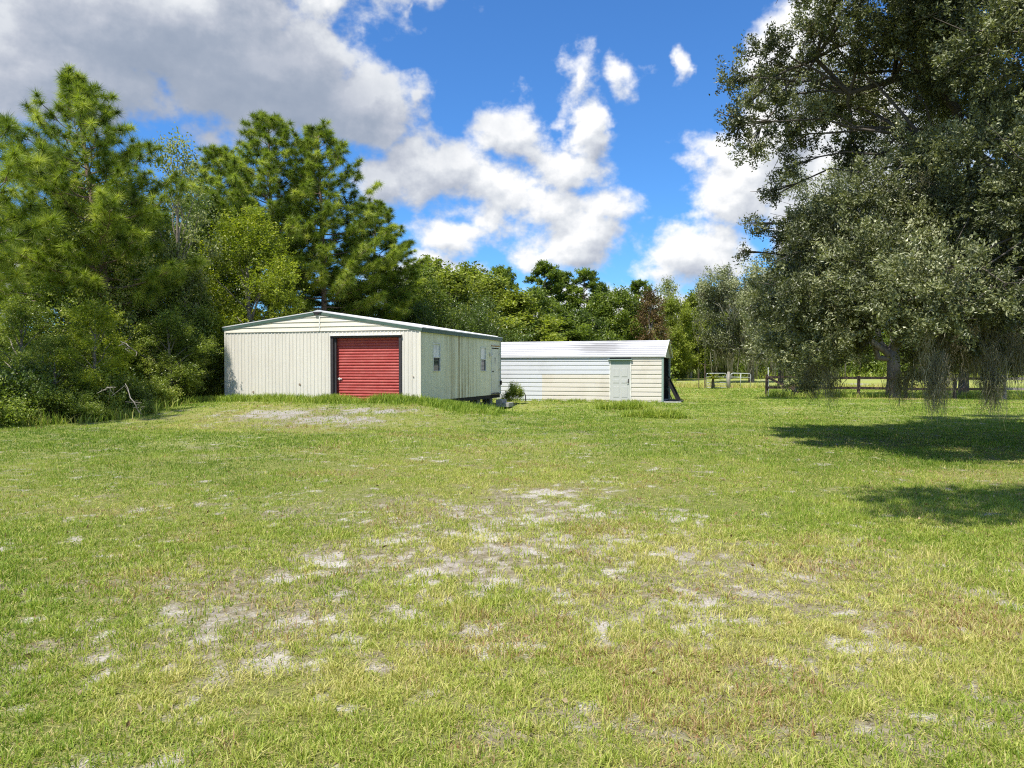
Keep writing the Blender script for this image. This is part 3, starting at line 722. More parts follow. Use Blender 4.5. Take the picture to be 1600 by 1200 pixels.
gl = MB(); gl.prism([(.02, EZ-.08), (LD-.02, EZ-.08), (LD-.06, EZ+.10), (RY, RZ2-.03), (.06, EZ+.10)], lambda u, v, a: (a, u, v), -LW, -LW+.03); gl.build('gable', M_wsid, shed)
# door with six pressed panels, transom and hood
dr = MB(); dr.box(XD0, XD1, -.03, .0, .05, 1.86); 
d_ = dr.build('door', M_sdoor, shed, bevel=.004)
pn = MB(); wd = XD1-XD0
for (z0, z1) in ((.20, .78), (.95, 1.22) if False else (.92, 1.12), (1.24, 1.70)):
    for (a, b) in ((XD0+.12, XD0+wd/2-.05), (XD0+wd/2+.05, XD1-.12)):
        pn.box(a, b, -.034, -.0305, z0, z1); pn.box(a+.02, b-.02, -.042, -.0345, z0+.03, z1-.03)
pn.build('door_panels', M_sdoor, d_, bevel=.003)
MB().box(XD0, XD1, -.035, -.005, 1.87, 2.07).build('transom', M_trim2, d_)
hd = MB(); hd.box(XD0-.13, XD1+.11, -.14, -.0, 2.10, 2.15); hd.box(XD0-.06, XD1+.05, -.07, .0, 2.072, 2.098); hd.build('hood', M_trim2, d_)
fr_ = MB(); fr_.box(XD0-.058, XD0-.003, -.05, .01, .0, 2.07); fr_.box(XD1+.003, XD1+.058, -.05, .01, .0, 2.07); fr_.build('door_frame', M_whitetrim, d_, bevel=.003)
kb = MB(); kb.box(XD1-.10, XD1-.06, -.05, -.031, .95, 1.15); kb.tube([(XD1-.08, -.05, 1.0), (XD1-.08, -.09, 1.0), (XD1-.16, -.095, .98)], .014, 8); kb.build('handle', M_dark, d_)
MB().box(XD0-.05, XD1+.05, -.12, -.0, -.02, .045).build('threshold', M_conc, d_)
# added boards, coloured dark to stand for the shaded interior of the open end
ob = MB()
for k in range(9): ob.box(-.32, -.28, .1+k*.36, .1+k*.36+.34, .05, EZ-.1)
ob.build('end_shade_boards', plain_mat('shade_dark_boards', (.035, .02, .02), .7), shed)
MB().box(-LW+.05, -.1, .05, LD-.05, -.03, .035).build('floor', M_conc, shed)
# dark frame leaning at the end of the shed, standing on a black sheet
lf = empty('leaning_frame', (*loc2w(SO, .04, .35), 0), RZ, label='black wooden frame leaning against the open end of the long shed', category='frame')
M_blk = plain_mat('black_boards', (.018, .015, .015), .6)
for y in (.2, 1.3): MB().beam((.02, y, 1.25), (.62, y, .05), .10, .12).build('rail', M_blk, lf)
MB().beam((.09, .26, 1.12), (.09, 1.24, 1.12), .05, .12).build('crossbar', M_blk, lf)
MB().beam((.05, .2, .70), (.36, .2, .045), .08, .05).build('brace', M_blk, lf)
sh = MB(); sh.hexa([(-.0, -.35, .02), (.75, -.2, .01), (.85, 1.3, .02), (-.0, 1.5, .03), (-.0, -.35, .04), (.75, -.2, .035), (.85, 1.3, .045), (-.0, 1.5, .06)])
s_ = sh.build('black_sheet', M_blk, None, label='black sheet lying on the grass at the end of the long shed', category='sheet'); s_.location = (*loc2w(SO, .05, .1), 0); s_.rotation_euler = (0, 0, RZ)
MB().beam((-.0, -.40, .02), (.82, -.26, .02), .05, .04).build('white_edge', M_whitetrim, s_)

# ================================================================ board fence
M_fence = bark_mat('dark_weathered_boards', (.045, .032, .025), (.13, .095, .075), 5)
M_fenceg = bark_mat('grey_weathered_boards', (.14, .12, .10), (.34, .30, .26), 5)
fence = empty('board_fence', (14.9, 44.2, 0), 0, label='dark two-rail wooden board fence running behind the oaks', category='fence')
FA = np.array([14.9, 44.2]); FB = np.array([37.0, 39.6]); fl = np.linalg.norm(FB-FA); fd = (FB-FA)/fl
npost = 10; step = fl/(npost-1)
def fp(t): 
    p = FA+fd*t; return (p[0]-14.9, p[1]-44.2, gzf(p[0], p[1]))
for k in range(npost):
    x, y, z = fp(k*step); mt = M_fenceg if k in (5, 7, 8, 9) else M_fence
    p = MB().box(-.075, .075, -.07, .07, -.25, 1.28+random.uniform(-.03, .06)); o = p.build('post', mt, fence, bevel=.008)
    o.location = (x, y, z); o.rotation_euler = (random.uniform(-.02, .02), random.uniform(-.02, .02), math.atan2(fd[1], fd[0]))
for k in range(npost-1):
    for h in (1.13, .55):
        a = fp(k*step+.02); b = fp((k+1)*step-.02); mt = M_fenceg if k >= 5 else M_fence
        MB().beam((a[0]-.03, a[1]-.10, a[2]+h+random.uniform(-.02, .02)), (b[0]-.03, b[1]-.10, b[2]+h+random.uniform(-.03, .02)), .035, .14).build('rail', mt, fence)
a = fp(.05); b = fp(1.75)
MB().beam((a[0], a[1]-.14, a[2]+1.12), (b[0], b[1]-.14, b[2]+.28), .035, .13).build('brace', M_fence, fence)
x, y, z = fp(1.5); p = MB().box(-.08, .08, -.07, .07, -.2, .75).build('post', M_fence, fence); p.location = (x, y, z)
wp = wpos(1200.5, 600, 45.2)
MB().tube([(wp[0], wp[1], -.2), (wp[0], wp[1], 1.75)], .035, 8).build('thin_post', M_whitetrim, None, label='thin pale post standing just left of the dark board fence end', category='post')

# ================================================================ farm gates
def gate(x0, x1, y, label, bars, mid, z=0):
    g = empty('farm_gate', ((x0+x1)/2, y, z), 0, label=label, category='gate', group='tubular gates of the far field')
    w = (x1-x0)/2; r = .028
    MB().tube([(-w, 0, .12), (-w, 0, 1.18), (-w+.05, 0, 1.27), (-w+.14, 0, 1.31), (w-.14, 0, 1.31), (w-.05, 0, 1.27), (w, 0, 1.18), (w, 0, .12)], r, 8).build('outer_tube', M_gatem, g, True)
    for z_ in bars: MB().tube([(-w, 0, z_), (w, 0, z_)], .022, 6).build('bar', M_gatem, g, True)
    for m in mid: MB().tube([(m, -.005, .12), (m, -.005, 1.3)], .022, 6).build('brace', M_gatem, g, True)
    return g
M_gatem = plain_mat('galvanised_gate_tube', (.58, .60, .62), .45, .5, .2)
GY = 64.0
def gx(px, y): return (px-800)/FPX*y
gate(gx(1103.5, GY), gx(1135, GY), GY, 'grey tubular farm gate with a small palm in front, left of the wooden post', (.12, .32, .52, .74, 1.0), ())
g2 = gate(gx(1142, GY), gx(1172, GY), GY, 'grey tubular farm gate sagging in brush, right of the wooden post', (.98,), (0.,)); g2.rotation_euler = (0, R(1.2), R(-6))
x = gx(1138.5, GY); o = MB().tube([(0, 0, -.3), (0, 0, 1.42), (0, 0, 1.45)], [.13, .12, .09], 9).build('gate_post', bark_mat('grey_post_wood', (.2, .18, .15), (.42, .38, .33), 4), None, True, label='thick grey round wooden post between the two farm gates', category='post'); o.location = (x, GY, 0)
x = gx(1100.5, GY); t = empty('utility_post', (x, GY-.2, 0), 0, label='tall thin dark post with a slanting top arm left of the farm gates', category='post')
MB().tube([(0, 0, -.3), (0, 0, 2.05)], .05, 8).build('pole', M_fence, t); MB().beam((-.55, 0, 2.18), (.22, 0, 2.0), .04, .04).build('arm', M_fence, t)
x = gx(1092, GY); o = MB().tube([(0, 0, -.3), (0, 0, 1.3)], .035, 6).build('thin_post', M_fence, None, label='short thin dark post farthest left of the farm gates', category='post'); o.location = (x, GY, 0)
# ================================================================ trees and shrubs
def unit(n, g=rng):
    v = g.normal(size=(n, 3)); return v/np.linalg.norm(v, axis=1, keepdims=True)
def leaf_arrays(C, L, W, v, A=None, spread=1., up=.0):
    """rhombic leaves: centre C, length L, width W; A preferred axis"""
    n = len(C); a = unit(n)
    if A is not None: a = A+a*spread; a /= np.linalg.norm(a, axis=1, keepdims=True)
    b = unit(n)+np.array([0, 0, up]); s = np.cross(a, b); s /= np.linalg.norm(s, axis=1, keepdims=True)+1e-9
    nrm = np.cross(a, s)
    L = np.broadcast_to(L, n)[:, None]*rng.uniform(.65, 1.3, (n, 1)); Wd = np.broadcast_to(W, n)[:, None]*rng.uniform(.7, 1.25, (n, 1))
    V = np.stack([C-a*L/2, C+s*Wd/2+nrm*Wd*.18-a*L*.05, C+a*L/2, C-s*Wd/2+nrm*Wd*.18-a*L*.05], 1).reshape(-1, 3)
    return V, np.arange(n*4), np.full(n, 4), np.repeat(np.clip(v, 0, 1), 4)
def cloud(clusters, twigs, per, lsz, wsz, tw=.16, power=.45, vmid=.42, vspr=.22, leafspread=.18, droop=0.):
    """clusters (x,y,z,rx,ry,rz); returns leaf arrays gathered on twigs spread through each cluster"""
    K = np.array(clusters, float); k = len(K)
    vol = (K[:, 3]*K[:, 4]*K[:, 5])**(2/3.); cnt = np.maximum(3, (twigs*vol/vol.mean())).astype(int)
    ci = np.repeat(np.arange(k), cnt); n = len(ci)
    d = unit(n); r = rng.random(n)**power
    # lumpy outline
    lump = .78+.45*vnoise(d[:, 0]*2.3+ci*7.1, d[:, 1]*2.3+d[:, 2]*2.9+ci*3.3, 5)
    T = K[ci, :3]+d*K[ci, 3:]*(r*lump)[:, None]
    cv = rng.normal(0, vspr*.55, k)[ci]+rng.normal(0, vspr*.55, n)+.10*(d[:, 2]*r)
    ti = np.repeat(np.arange(n), per); m = len(ti)
    ax = d*.8+np.array([0, 0, .25-droop])
    t = rng.uniform(-1, 1, m)[:, None]
    C = T[ti]+ax[ti]*t*tw+rng.normal(0, 1, (m, 3))*tw*.42
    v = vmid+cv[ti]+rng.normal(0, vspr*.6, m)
    return leaf_arrays(C, lsz, wsz, v, A=ax[ti], spread=1.1, up=.5)
def limb_to(mb, p0, p1, r0, r1, sag=.12, n=5, sides=6, jit=.06):
    p0 = Vector(p0); p1 = Vector(p1); d = (p1-p0); L_ = d.length; pts = []
    for i in range(n+1):
        t = i/n; p = p0.lerp(p1, t); p.z += math.sin(t*math.pi)*L_*sag
        if 0 < i < n: p += Vector((random.gauss(0, jit), random.gauss(0, jit), random.gauss(0, jit)))*L_*.35
        pts.append(p)
    mb.tube(pts, [r0+(r1-r0)*(i/n)**.8 for i in range(n+1)], sides, cap=False)
    return pts
bark_grey = bark_mat('grey_bark', (.10, .085, .07), (.28, .25, .21), 5)
bark_pine = bark_mat('pine_bark', (.09, .06, .045), (.27, .20, .16), 5)
bark_pale = bark_mat('pale_bark', (.24, .22, .19), (.50, .46, .40), 6)
bark_oak = bark_mat('oak_bark', (.045, .038, .03), (.15, .13, .11), 4)
LM = {
 'dark': leaf_mat('dark_green_leaves', [(0, (.030, .048, .007)), (.4, (.090, .135, .018)), (.75, (.20, .27, .040)), (1, (.40, .44, .14))], .34, .38, .6),
 'bright': leaf_mat('yellow_green_leaves', [(0, (.070, .10, .006)), (.4, (.22, .27, .016)), (.8, (.42, .45, .035)), (1, (.56, .54, .10))], .42, .45, .4),
 'mid': leaf_mat('mid_green_leaves', [(0, (.045, .068, .009)), (.4, (.145, .20, .025)), (.8, (.30, .36, .058)), (1, (.46, .48, .15))], .4, .42, .45),
 'vine': leaf_mat('vine_leaves', [(0, (.040, .062, .007)), (.4, (.18, .235, .028)), (.8, (.40, .45, .08)), (1, (.54, .50, .22))], .36, .38, .5),
 'feather': leaf_mat('feathery_leaves', [(0, (.08, .10, .014)), (.4, (.23, .27, .038)), (.8, (.38, .42, .072)), (1, (.48, .50, .15))], .42, .5, .3),
 'pale': leaf_mat('pale_leaves', [(0, (.14, .15, .06)), (.4, (.29, .32, .12)), (.8, (.43, .45, .20)), (1, (.58, .57, .34))], .4, .5, .3),
 'rust': leaf_mat('rust_leaves', [(0, (.06, .040, .018)), (.4, (.14, .09, .04)), (.8, (.21, .14, .06)), (1, (.20, .22, .07))], .3, .6, .2),
 'oak': leaf_mat('oak_leaves', [(0, (.040, .048, .016)), (.4, (.128, .145, .056)), (.75, (.27, .285, .125)), (1, (.52, .52, .32))], .26, .42, .6),
 'needle': leaf_mat('pine_needles', [(0, (.030, .052, .005)), (.4, (.12, .175, .016)), (.8, (.27, .34, .034)), (1, (.46, .50, .09))], .38, .45, .35),
 'moss': leaf_mat('grey_hanging_moss', [(0, (.12, .11, .075)), (.5, (.26, .24, .175)), (1, (.44, .41, .31))], .4, .9, .1)}
def slot(o, m):
    o.material_slots[0].link = 'OBJECT'; o.material_slots[0].material = m
def mk_leafmesh(name, parts, mat):
    V, F, S, A = merge(parts) if isinstance(parts, list) else parts
    return mesh_from(name, V, F, S, {'v': A}, [mat])
# --- broad-leaved proto: (trunk mesh, crown mesh), unit height 10 m, crown radius about 3
def broadleaf_proto(seed, nclus=26, twigs=46, per=15, lsz=.13, low=.16, rad=2.8, narrow=1., pt=bark_grey, power=.45, lf='mid', tw=.22, csz=1.15):
    random.seed(seed); cl = []
    for i in range(nclus):
        t = low+(1-low)*((i+.5)/nclus); z = t*9.4
        prof = math.sin(min(1, (t-low)/(1-low)*.86+.16)*math.pi)**.6*rad*narrow
        a = i*2.4+random.uniform(-.4, .4); r = prof*random.uniform(.35, .95)
        c = random.uniform(.7, 1.25)*csz*(.75+.3*(1-t))
        cl.append((r*math.cos(a), r*math.sin(a), z, c, c, c*.8))
    mb = MB(); lean = random.uniform(-.3, .3)
    tr = [(lean*math.sin(t*3)*.6, lean*math.cos(t*2.2)*.5, t*8.6-.3) for t in (0, .12, .3, .5, .7, .88, 1)]
    mb.tube(tr, [.19, .15, .12, .095, .07, .04, .015], 8)
    for (x, y, z, *_) in cl:
        zb = max(.6, z-1.4-random.random()); t = zb/8.6
        limb_to(mb, (lean*math.sin(t*3)*.6, lean*math.cos(t*2.2)*.5, zb), (x, y, z+.2), .055*(1.1-t*.6), .012, .05, 4, 5)
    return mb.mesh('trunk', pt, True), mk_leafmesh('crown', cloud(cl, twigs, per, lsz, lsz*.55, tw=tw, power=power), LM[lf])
# --- pine: needles in tufts along upswept branches
def needles(T, A, n, ln, wd, v):
    """tufts at T with axis A"""
    ti = np.repeat(np.arange(len(T)), n); m = len(ti)
    d = A[ti]*.30+unit(m)*.95; d /= np.linalg.norm(d, axis=1, keepdims=True)
    l = ln*rng.uniform(.6, 1.1, m)[:, None]
    base = T[ti]+A[ti]*rng.uniform(-.06, .04, m)[:, None]
    s = np.cross(d, unit(m)); s /= np.linalg.norm(s, axis=1, keepdims=True)+1e-9
    tip = base+d*l+np.array([0, 0, -.10])*l
    V = np.stack([base-s*wd*.5, base+s*wd*.5, tip+s*wd*.28], 1).reshape(-1, 3)
    return V, np.arange(m*3), np.full(m, 3), np.repeat(np.clip(v[ti]+rng.normal(0, .12, m), 0, 1), 3)
def pine(h, zb, r, nb=46, seed=1, tuft=26, ln=.26, wd=.017, lean=0., prof=None, tr=.17, sub=5):
    random.seed(seed); mb = MB(); T = []; A = []
    tx = lambda t: lean*t*t+math.sin(t*5+seed)*.12
    ty = lambda t: math.cos(t*4+seed)*.12
    pts = [(tx(t), ty(t), t*h-.3*(t == 0)) for t in np.linspace(0, .985, 11)]
    mb.tube(pts, [tr*(1-t)**.75+.012 for t in np.linspace(0, .97, 11)], 9)
    for i in range(nb):
        u = (i+.5)/nb; z = zb+(h-zb)*u**.9*.97; t = z/h
        a = i*2.399+random.uniform(-.5, .5)
        pr = prof(u) if prof else min(1, (1-u)*1.5+.1)*(.6+.4*math.sin(min(1, u*3)*math.pi/2))
        ln_ = max(.35, r*pr*random.uniform(.65, 1.15))
        p0 = Vector((tx(t), ty(t), z)); d = Vector((math.cos(a), math.sin(a), 0)); rise = .12+.8*u*u+.15*u
        bp = []
        for k in range(6):
            s = k/5; bp.append(p0+d*ln_*s+Vector((random.gauss(0, .05), random.gauss(0, .05), ln_*(rise*s*s+.1*s-(.18*s*(1-s) if u < .5 else 0)))))
        mb.tube(bp, [max(.012, tr*.30*(1-u*.6)*(1-s/5.6)) for s in range(6)], 5, cap=False)
        ns = max(2, int(sub*ln_/1.6))
        for j in range(ns):
            s = .30+.70*(j+1)/ns; q_ = bp[0].lerp(bp[5], s) if False else bp[min(5, int(s*5))].lerp(bp[min(5, int(s*5)+1)], s*5-int(s*5))
            for side in (-1, 1):
                b = random.uniform(.4, 1.1)*side; dd = Vector((math.cos(a+b), math.sin(a+b), random.uniform(.1, .7))).normalized()
                l2 = random.uniform(.25, .65)*(1.15-s*.5)*min(1.3, ln_*.55+.3); e = q_+dd*l2
                mb.tube([q_, q_+dd*l2*.6, e], [.014, .010, .006], 4, cap=False)
                T.append(e); A.append((dd+Vector((0, 0, .6))).normalized())
                if l2 > .35: T.append(q_+dd*l2*.5+Vector((0, 0, .04))); A.append((dd+Vector((0, 0, .9))).normalized())
        T.append(bp[5]); A.append((d+Vector((0, 0, .8))).normalized())
    T = np.array([tuple(t) for t in T]); A = np.array([tuple(a) for a in A])
    v = .55+rng.normal(0, .25, len(T))+.10*A[:, 2]
    return mb.mesh('trunk', bark_pine, True), mk_leafmesh('crown', needles(T, A, tuft, ln, wd, v), LM['needle'])
def moss_arrays(P, n, L, spread=.22, wd=.022, seg=6):
    """hanging strands below each point of P (k,3); L (k,) longest strand"""
    k = len(P); i = np.repeat(np.arange(k), n); m = len(i); L = np.broadcast_to(L, k)
    ln = L[i]*rng.random(m)**1.4*(.9)+.08
    base = P[i]+rng.normal(0, 1, (m, 3))*np.array([spread, spread, .10])
    cen = base.copy(); V = []
    th = rng.uniform(0, np.pi, m); w = wd*rng.uniform(.5, 1.4, m)
    drift = rng.normal(0, .05, (m, 2)); toward = (P[i]-base)*.55
    for s in range(seg+1):
        t = s/seg
        c = cen+toward*t*np.array([1, 1, 0]); c[:, :2] += drift*t*ln[:, None]*2+rng.normal(0, .012, (m, 2)); c[:, 2] = base[:, 2]-ln*t
        ww = w*(1-t*.75)*(.55+.8*rng.random(m)); tt = th+t*1.2
        off = np.stack([np.cos(tt)*ww/2, np.sin(tt)*ww/2, np.zeros(m)], 1)
        V += [c-off, c+off]; wob = rng.normal(0, .034, (m, 2))*min(1., wd*60); cen[:, :2] += wob
    V = np.stack(V, 1).reshape(-1, 3); nv = 2*(seg+1); b = (np.arange(m)*nv)[:, None]
    F = np.concatenate([b+[2*s, 2*s+1, 2*s+3, 2*s+2] for s in range(seg)], 1).ravel()
    v = np.clip(.5+rng.normal(0, .22, m), 0, 1)
    return V, F, np.full(m*seg, 4), np.repeat(v, nv)

def place_tree(name, meshes, x, y, h0, h, label, sc=1., rz=None, mats=None, group=None, cat='tree', names=('trunk', 'crown', 'moss')):
    e = empty(name, (x, y, gzf(x, y)-.05), random.uniform(0, 6.28) if rz is None else rz, label=label, category=cat)
    if group: e['group'] = group
    k = h/h0; e.scale = (k*sc, k*sc, k)
    for i, me in enumerate(meshes):
        if me is None: continue
        o = link(names[i], me, e)
        if mats and mats[i] is not None: slot(o, mats[i])
    return e
def at(px, d): return ((px-800)/FPX*d, d)
def htop(py, d, x=None): return EYE+(HZ-py)/FPX*d

# ---- the pines on the left
pm0 = pine(8., 3.4, 2.3, 26, 3, tuft=150, ln=.42, wd=.012, sub=3.0); x, y = at(-75, 21.5)
place_tree('pine_tree', pm0, x, y, 8., 9.0, 'near pine with big soft needle tufts reaching in at the left edge of the photo', rz=.6)
pm = pine(11.3, 3.6, 3.1, 84, 7, tuft=130, ln=.36, wd=.014, lean=-1.0, sub=3.4, prof=lambda u: min(1, (1-u)*1.25+.06)*(.7+.3*math.sin(min(1, u*3)*1.57))); x, y = at(172, 28.5)
t = place_tree('pine_tree', pm, x, y, 11.3, htop(130, 28.5), 'tall pine with its pointed top highest at the upper left, lower trunk wrapped in vines', rz=0)
vc = [(random.gauss(0, .5), random.gauss(0, .5)-.3, z, 1.15-.05*z, 1.15-.05*z, .9) for z in np.arange(.8, 7.4, .6)]
link('vine', mk_leafmesh('vine', cloud(vc, 130, 20, .09, .065, tw=.2, vmid=.58, vspr=.3), LM['vine']), t)
pm2 = pine(15., 4.5, 3.4, 104, 12, tuft=125, ln=.40, wd=.018, sub=3.2, prof=lambda u: (.75+.3*math.sin(min(1, u*1.4)*math.pi))*min(1, (1.02-u)**.6*1.15))
x, y = at(422, 40); place_tree('pine_tree', pm2, x, y, 15., htop(183, 40), 'tall dense pine behind the left half of the garage, left one of the pair', rz=1.)
pm3 = pine(15., 4.2, 4.3, 100, 21, tuft=125, ln=.40, wd=.018, sub=3.1, prof=lambda u: (.95-.1*u)*min(1, (1.02-u)**.65*1.1), tr=.2)
x, y = at(503, 41.5); place_tree('pine_tree', pm3, x, y, 15., htop(205, 41.5), 'tall spreading pine with bare trunk showing above the garage ridge', rz=2.2)
x, y = at(585, 45); place_tree('pine_tree', pm2, x, y, 15., htop(318, 45), 'lower pine leaning out at the right side of the spreading pine', rz=3.1, sc=1.25)
x, y = at(345, 43); place_tree('pine_tree', pm2, x, y, 15., htop(235, 43), 'dark pine half hidden left of the dense garage pine', rz=4.3)
x, y = at(60, 31); place_tree('pine_tree', pm, x, y, 11.3, htop(235, 31), 'pine behind the near left pine, seen through its tufts', rz=4)
# ---- broad-leaved trees of the thicket
bp = [broadleaf_proto(31, 30, 60, 18, .125, low=.10), broadleaf_proto(32, 28, 64, 18, .12, low=.06, rad=3.3), broadleaf_proto(33, 30, 56, 18, .13, low=.14, rad=2.4), broadleaf_proto(34, 24, 60, 18, .125, low=.05, rad=3.0)]
thin = broadleaf_proto(41, 26, 22, 10, .13, low=.3, rad=1.5, power=.6, lf='pale', tw=.25, csz=.75)
BL = [  # px, top, depth, proto, width scale, leaves, label
 (388, 322, 35.0, 0, 1.15, 'bright', 'bright yellow-green tree rising over the left end of the garage roof'),
 (330, 300, 39.0, 2, 1.0, 'dark', 'dark leafy tree under the dense pine, behind the yellow-green tree'),
 (245, 320, 33.0, 1, 1.05, 'dark', 'mid green tree left of the yellow-green tree, behind the thin pale tree'),
 (292, 405, 32.0, 3, 1.0, 'mid', 'dark glossy tree standing close left of the garage'),
 (205, 420, 30.0, 1, 1.3, 'vine', 'vine-draped low tree just right of the tall pointed pine'),
 (120, 400, 30.0, 0, 1.4, 'mid', 'leafy tree behind the left of the tall pointed pine'),
 (35, 460, 25.5, 3, 1.5, 'vine', 'low vine-smothered tree at the far left of the thicket'),
 (-60, 470, 24.0, 1, 1.4, 'mid', 'low green tree cut by the left edge of the photo'),
 (450, 430, 40.0, 3, 1.2, 'dark', 'dark tree low behind the garage roof, left of the bare pine trunk'),
 (545, 445, 43.0, 1, 1.2, 'dark', 'dark tree low behind the garage ridge, right of the bare pine trunk'),
 (600, 405, 47.0, 0, 1.1, 'dark', 'dark tree behind the right half of the garage roof'),
 (645, 400, 50.0, 2, 1.3, 'mid', 'green tree at the right end of the dark group behind the garage'),
 (290, 400, 37.0, 0, 1.3, 'mid', 'tree deep in the thicket left of the garage'),
 (345, 380, 45.0, 1, 1.0, 'mid', 'tree behind the yellow-green tree, hidden to its waist'),
 (160, 300, 36.0, 2, 1.0, 'mid', 'leafy tree directly behind the tall pointed pine'),
 (215, 290, 40.0, 0, 1.0, 'dark', 'leafy tree behind, between pointed pine and thin pale tree'),
 (85, 520, 24.0, 1, 1.6, 'vine', 'low leafy tree in the thicket front, left of the pointed pine'),
 (150, 470, 24.8, 3, 1.3, 'bright', 'low leafy tree in the thicket front, below the pointed pine'),
 (262, 490, 28.2, 0, 1.5, 'vine', 'low dark tree in the thicket front, nearest the garage')]
for (px, top, d, k, sc, lf, lab) in BL:
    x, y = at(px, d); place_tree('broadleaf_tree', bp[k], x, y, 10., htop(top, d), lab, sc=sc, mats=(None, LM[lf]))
x, y = at(280, 32); place_tree('slender_tree', thin, x, y, 10., htop(192, 32), 'thin pale-topped tree between the two tall pines on the left', sc=.85)
sp = wpos(254, 232, 31.5); 
# ---- shrubs along the thicket edge
def shrub_proto(seed, n=10, twigs=60, per=16, lsz=.10, h=2., lf='vine', rad=1.1):
    random.seed(seed); cl = []; mb = MB()
    for i in range(n):
        a = i*2.4; r = rad*math.sqrt((i+.5)/n)*random.uniform(.7, 1.1); z = random.uniform(.25, .85)*h*(1.1-.35*r/rad); c = random.uniform(.4, .75)
        cl.append((r*math.cos(a), r*math.sin(a), z, c, c, c*.8)); limb_to(mb, (r*.15*math.cos(a), r*.15*math.sin(a), -.1), (r*math.cos(a), r*math.sin(a), z), .022, .006, .1, 4, 5)
    return mb.mesh('stem', bark_grey, True), mk_leafmesh('foliage', cloud(cl, twigs, per, lsz, lsz*.6, tw=.2, power=.6, vspr=.22), LM[lf])
sh = [shrub_proto(51), shrub_proto(52, 12, 60), shrub_proto(53, 9, 70, 16, .085)]
SH = [(-40, 590, 20.8, 0, 1.4, 'mid', 'shrub at the extreme left foot of the thicket'), (30, 560, 22.6, 1, 1.0, 'dark', 'dark shrub at the left foot of the thicket, beside the photo edge'), (78, 602, 22.6, 2, 1.1, 'vine', 'yellowish shrub mound in the left thicket front'),
 (128, 612, 22.9, 0, 1.0, 'mid', 'low green shrub below the tall pointed pine, left side'), (172, 572, 24.6, 1, .9, 'vine', 'light shrub climbing the foot of the pointed pine'), (212, 612, 24.6, 2, 1.1, 'dark', 'low dark shrub in front of the pointed pine'),
 (243, 600, 26.4, 0, 1.0, 'vine', 'light green shrub in the thicket front, below the slender tree'), (284, 590, 28.8, 1, .9, 'mid', 'green shrub in the thicket front, last before the garage'), (322, 590, 31.5, 2, .7, 'vine', 'light shrub at the left corner of the garage'), (318, 520, 34.5, 1, .8, 'dark', 'tall dark shrub behind the left corner of the garage')]
for (px, top, d, k, sc, lf, lab) in SH:
    x, y = at(px, d); place_tree('shrub', sh[k], x, y, 2., max(.9, htop(top, d)), lab, sc=sc, mats=(None, LM[lf]), cat='shrub', names=('stem', 'foliage'))
x, y = wpos(804, 0, 36.7)[:2]; place_tree('shrub', sh[0], x, y, 2., 1.05, 'small leafy shrub beside the concrete steps of the garage', sc=.75, mats=(None, LM['vine']), cat='shrub', names=('stem', 'foliage'))
# dead pale branches caught in the thicket
for pts, lab in (([(190, 533, 22.3), (203, 541, 22.0), (216, 553, 22.4)], 'short pale dead branch stuck high in the thicket'), ([(152, 614, 21.6), (168, 606, 21.5), (181, 604, 21.3)], 'pale dead branch low in the thicket above the grass'), ([(196, 600, 21.9), (207, 628, 21.5), (220, 648, 21.6)], 'pale dead branch leaning down to the grass edge')):
    mb = MB(); P = [wpos(*p) for p in pts]; Q = []
    for k in range(9):
        t = k/8*2; i_ = min(1, int(t)); f = t-i_; Q.append(tuple(P[i_][c_]*(1-f)+P[i_+1][c_]*f+random.gauss(0, .012) for c_ in range(3)))
    mb.tube(Q, [.008+.008*math.sin(k/8*2.6) for k in range(9)], 6)
    for k in (2, 4, 5, 7): mb.tube([Q[k], tuple(Q[k][c_]+random.gauss(0, .12) for c_ in range(3)), tuple(Q[k][c_]+random.gauss(0, .22) for c_ in range(3))], [.009, .006, .003], 5)
    o = mb.build('dead_branch', bark_mat('dead_wood', (.14, .125, .10), (.32, .29, .25), 12), None, True, label=lab, category='branch')
# undergrowth filling the thicket's depth
uc = []
for i in range(150):
    px = random.uniform(-250, 300); d = random.uniform(30, 46)
    x, y = at(px, d)
    c = random.uniform(.9, 1.6); uc.append((x, y, random.uniform(.3, 3.2), c, c, c*.9))
for i in range(60):
    d = random.uniform(44, 56); x, y = at(random.uniform(350, 830), d); c = random.uniform(1, 1.7); uc.append((x, y, random.uniform(.4, 5.2), c, c, c*.9))
link('undergrowth', mk_leafmesh('undergrowth', cloud(uc, 85, 16, .115, .07, tw=.3), LM['dark']), kind='stuff', label='dark tangled undergrowth filling the woods behind the thicket', category='undergrowth')

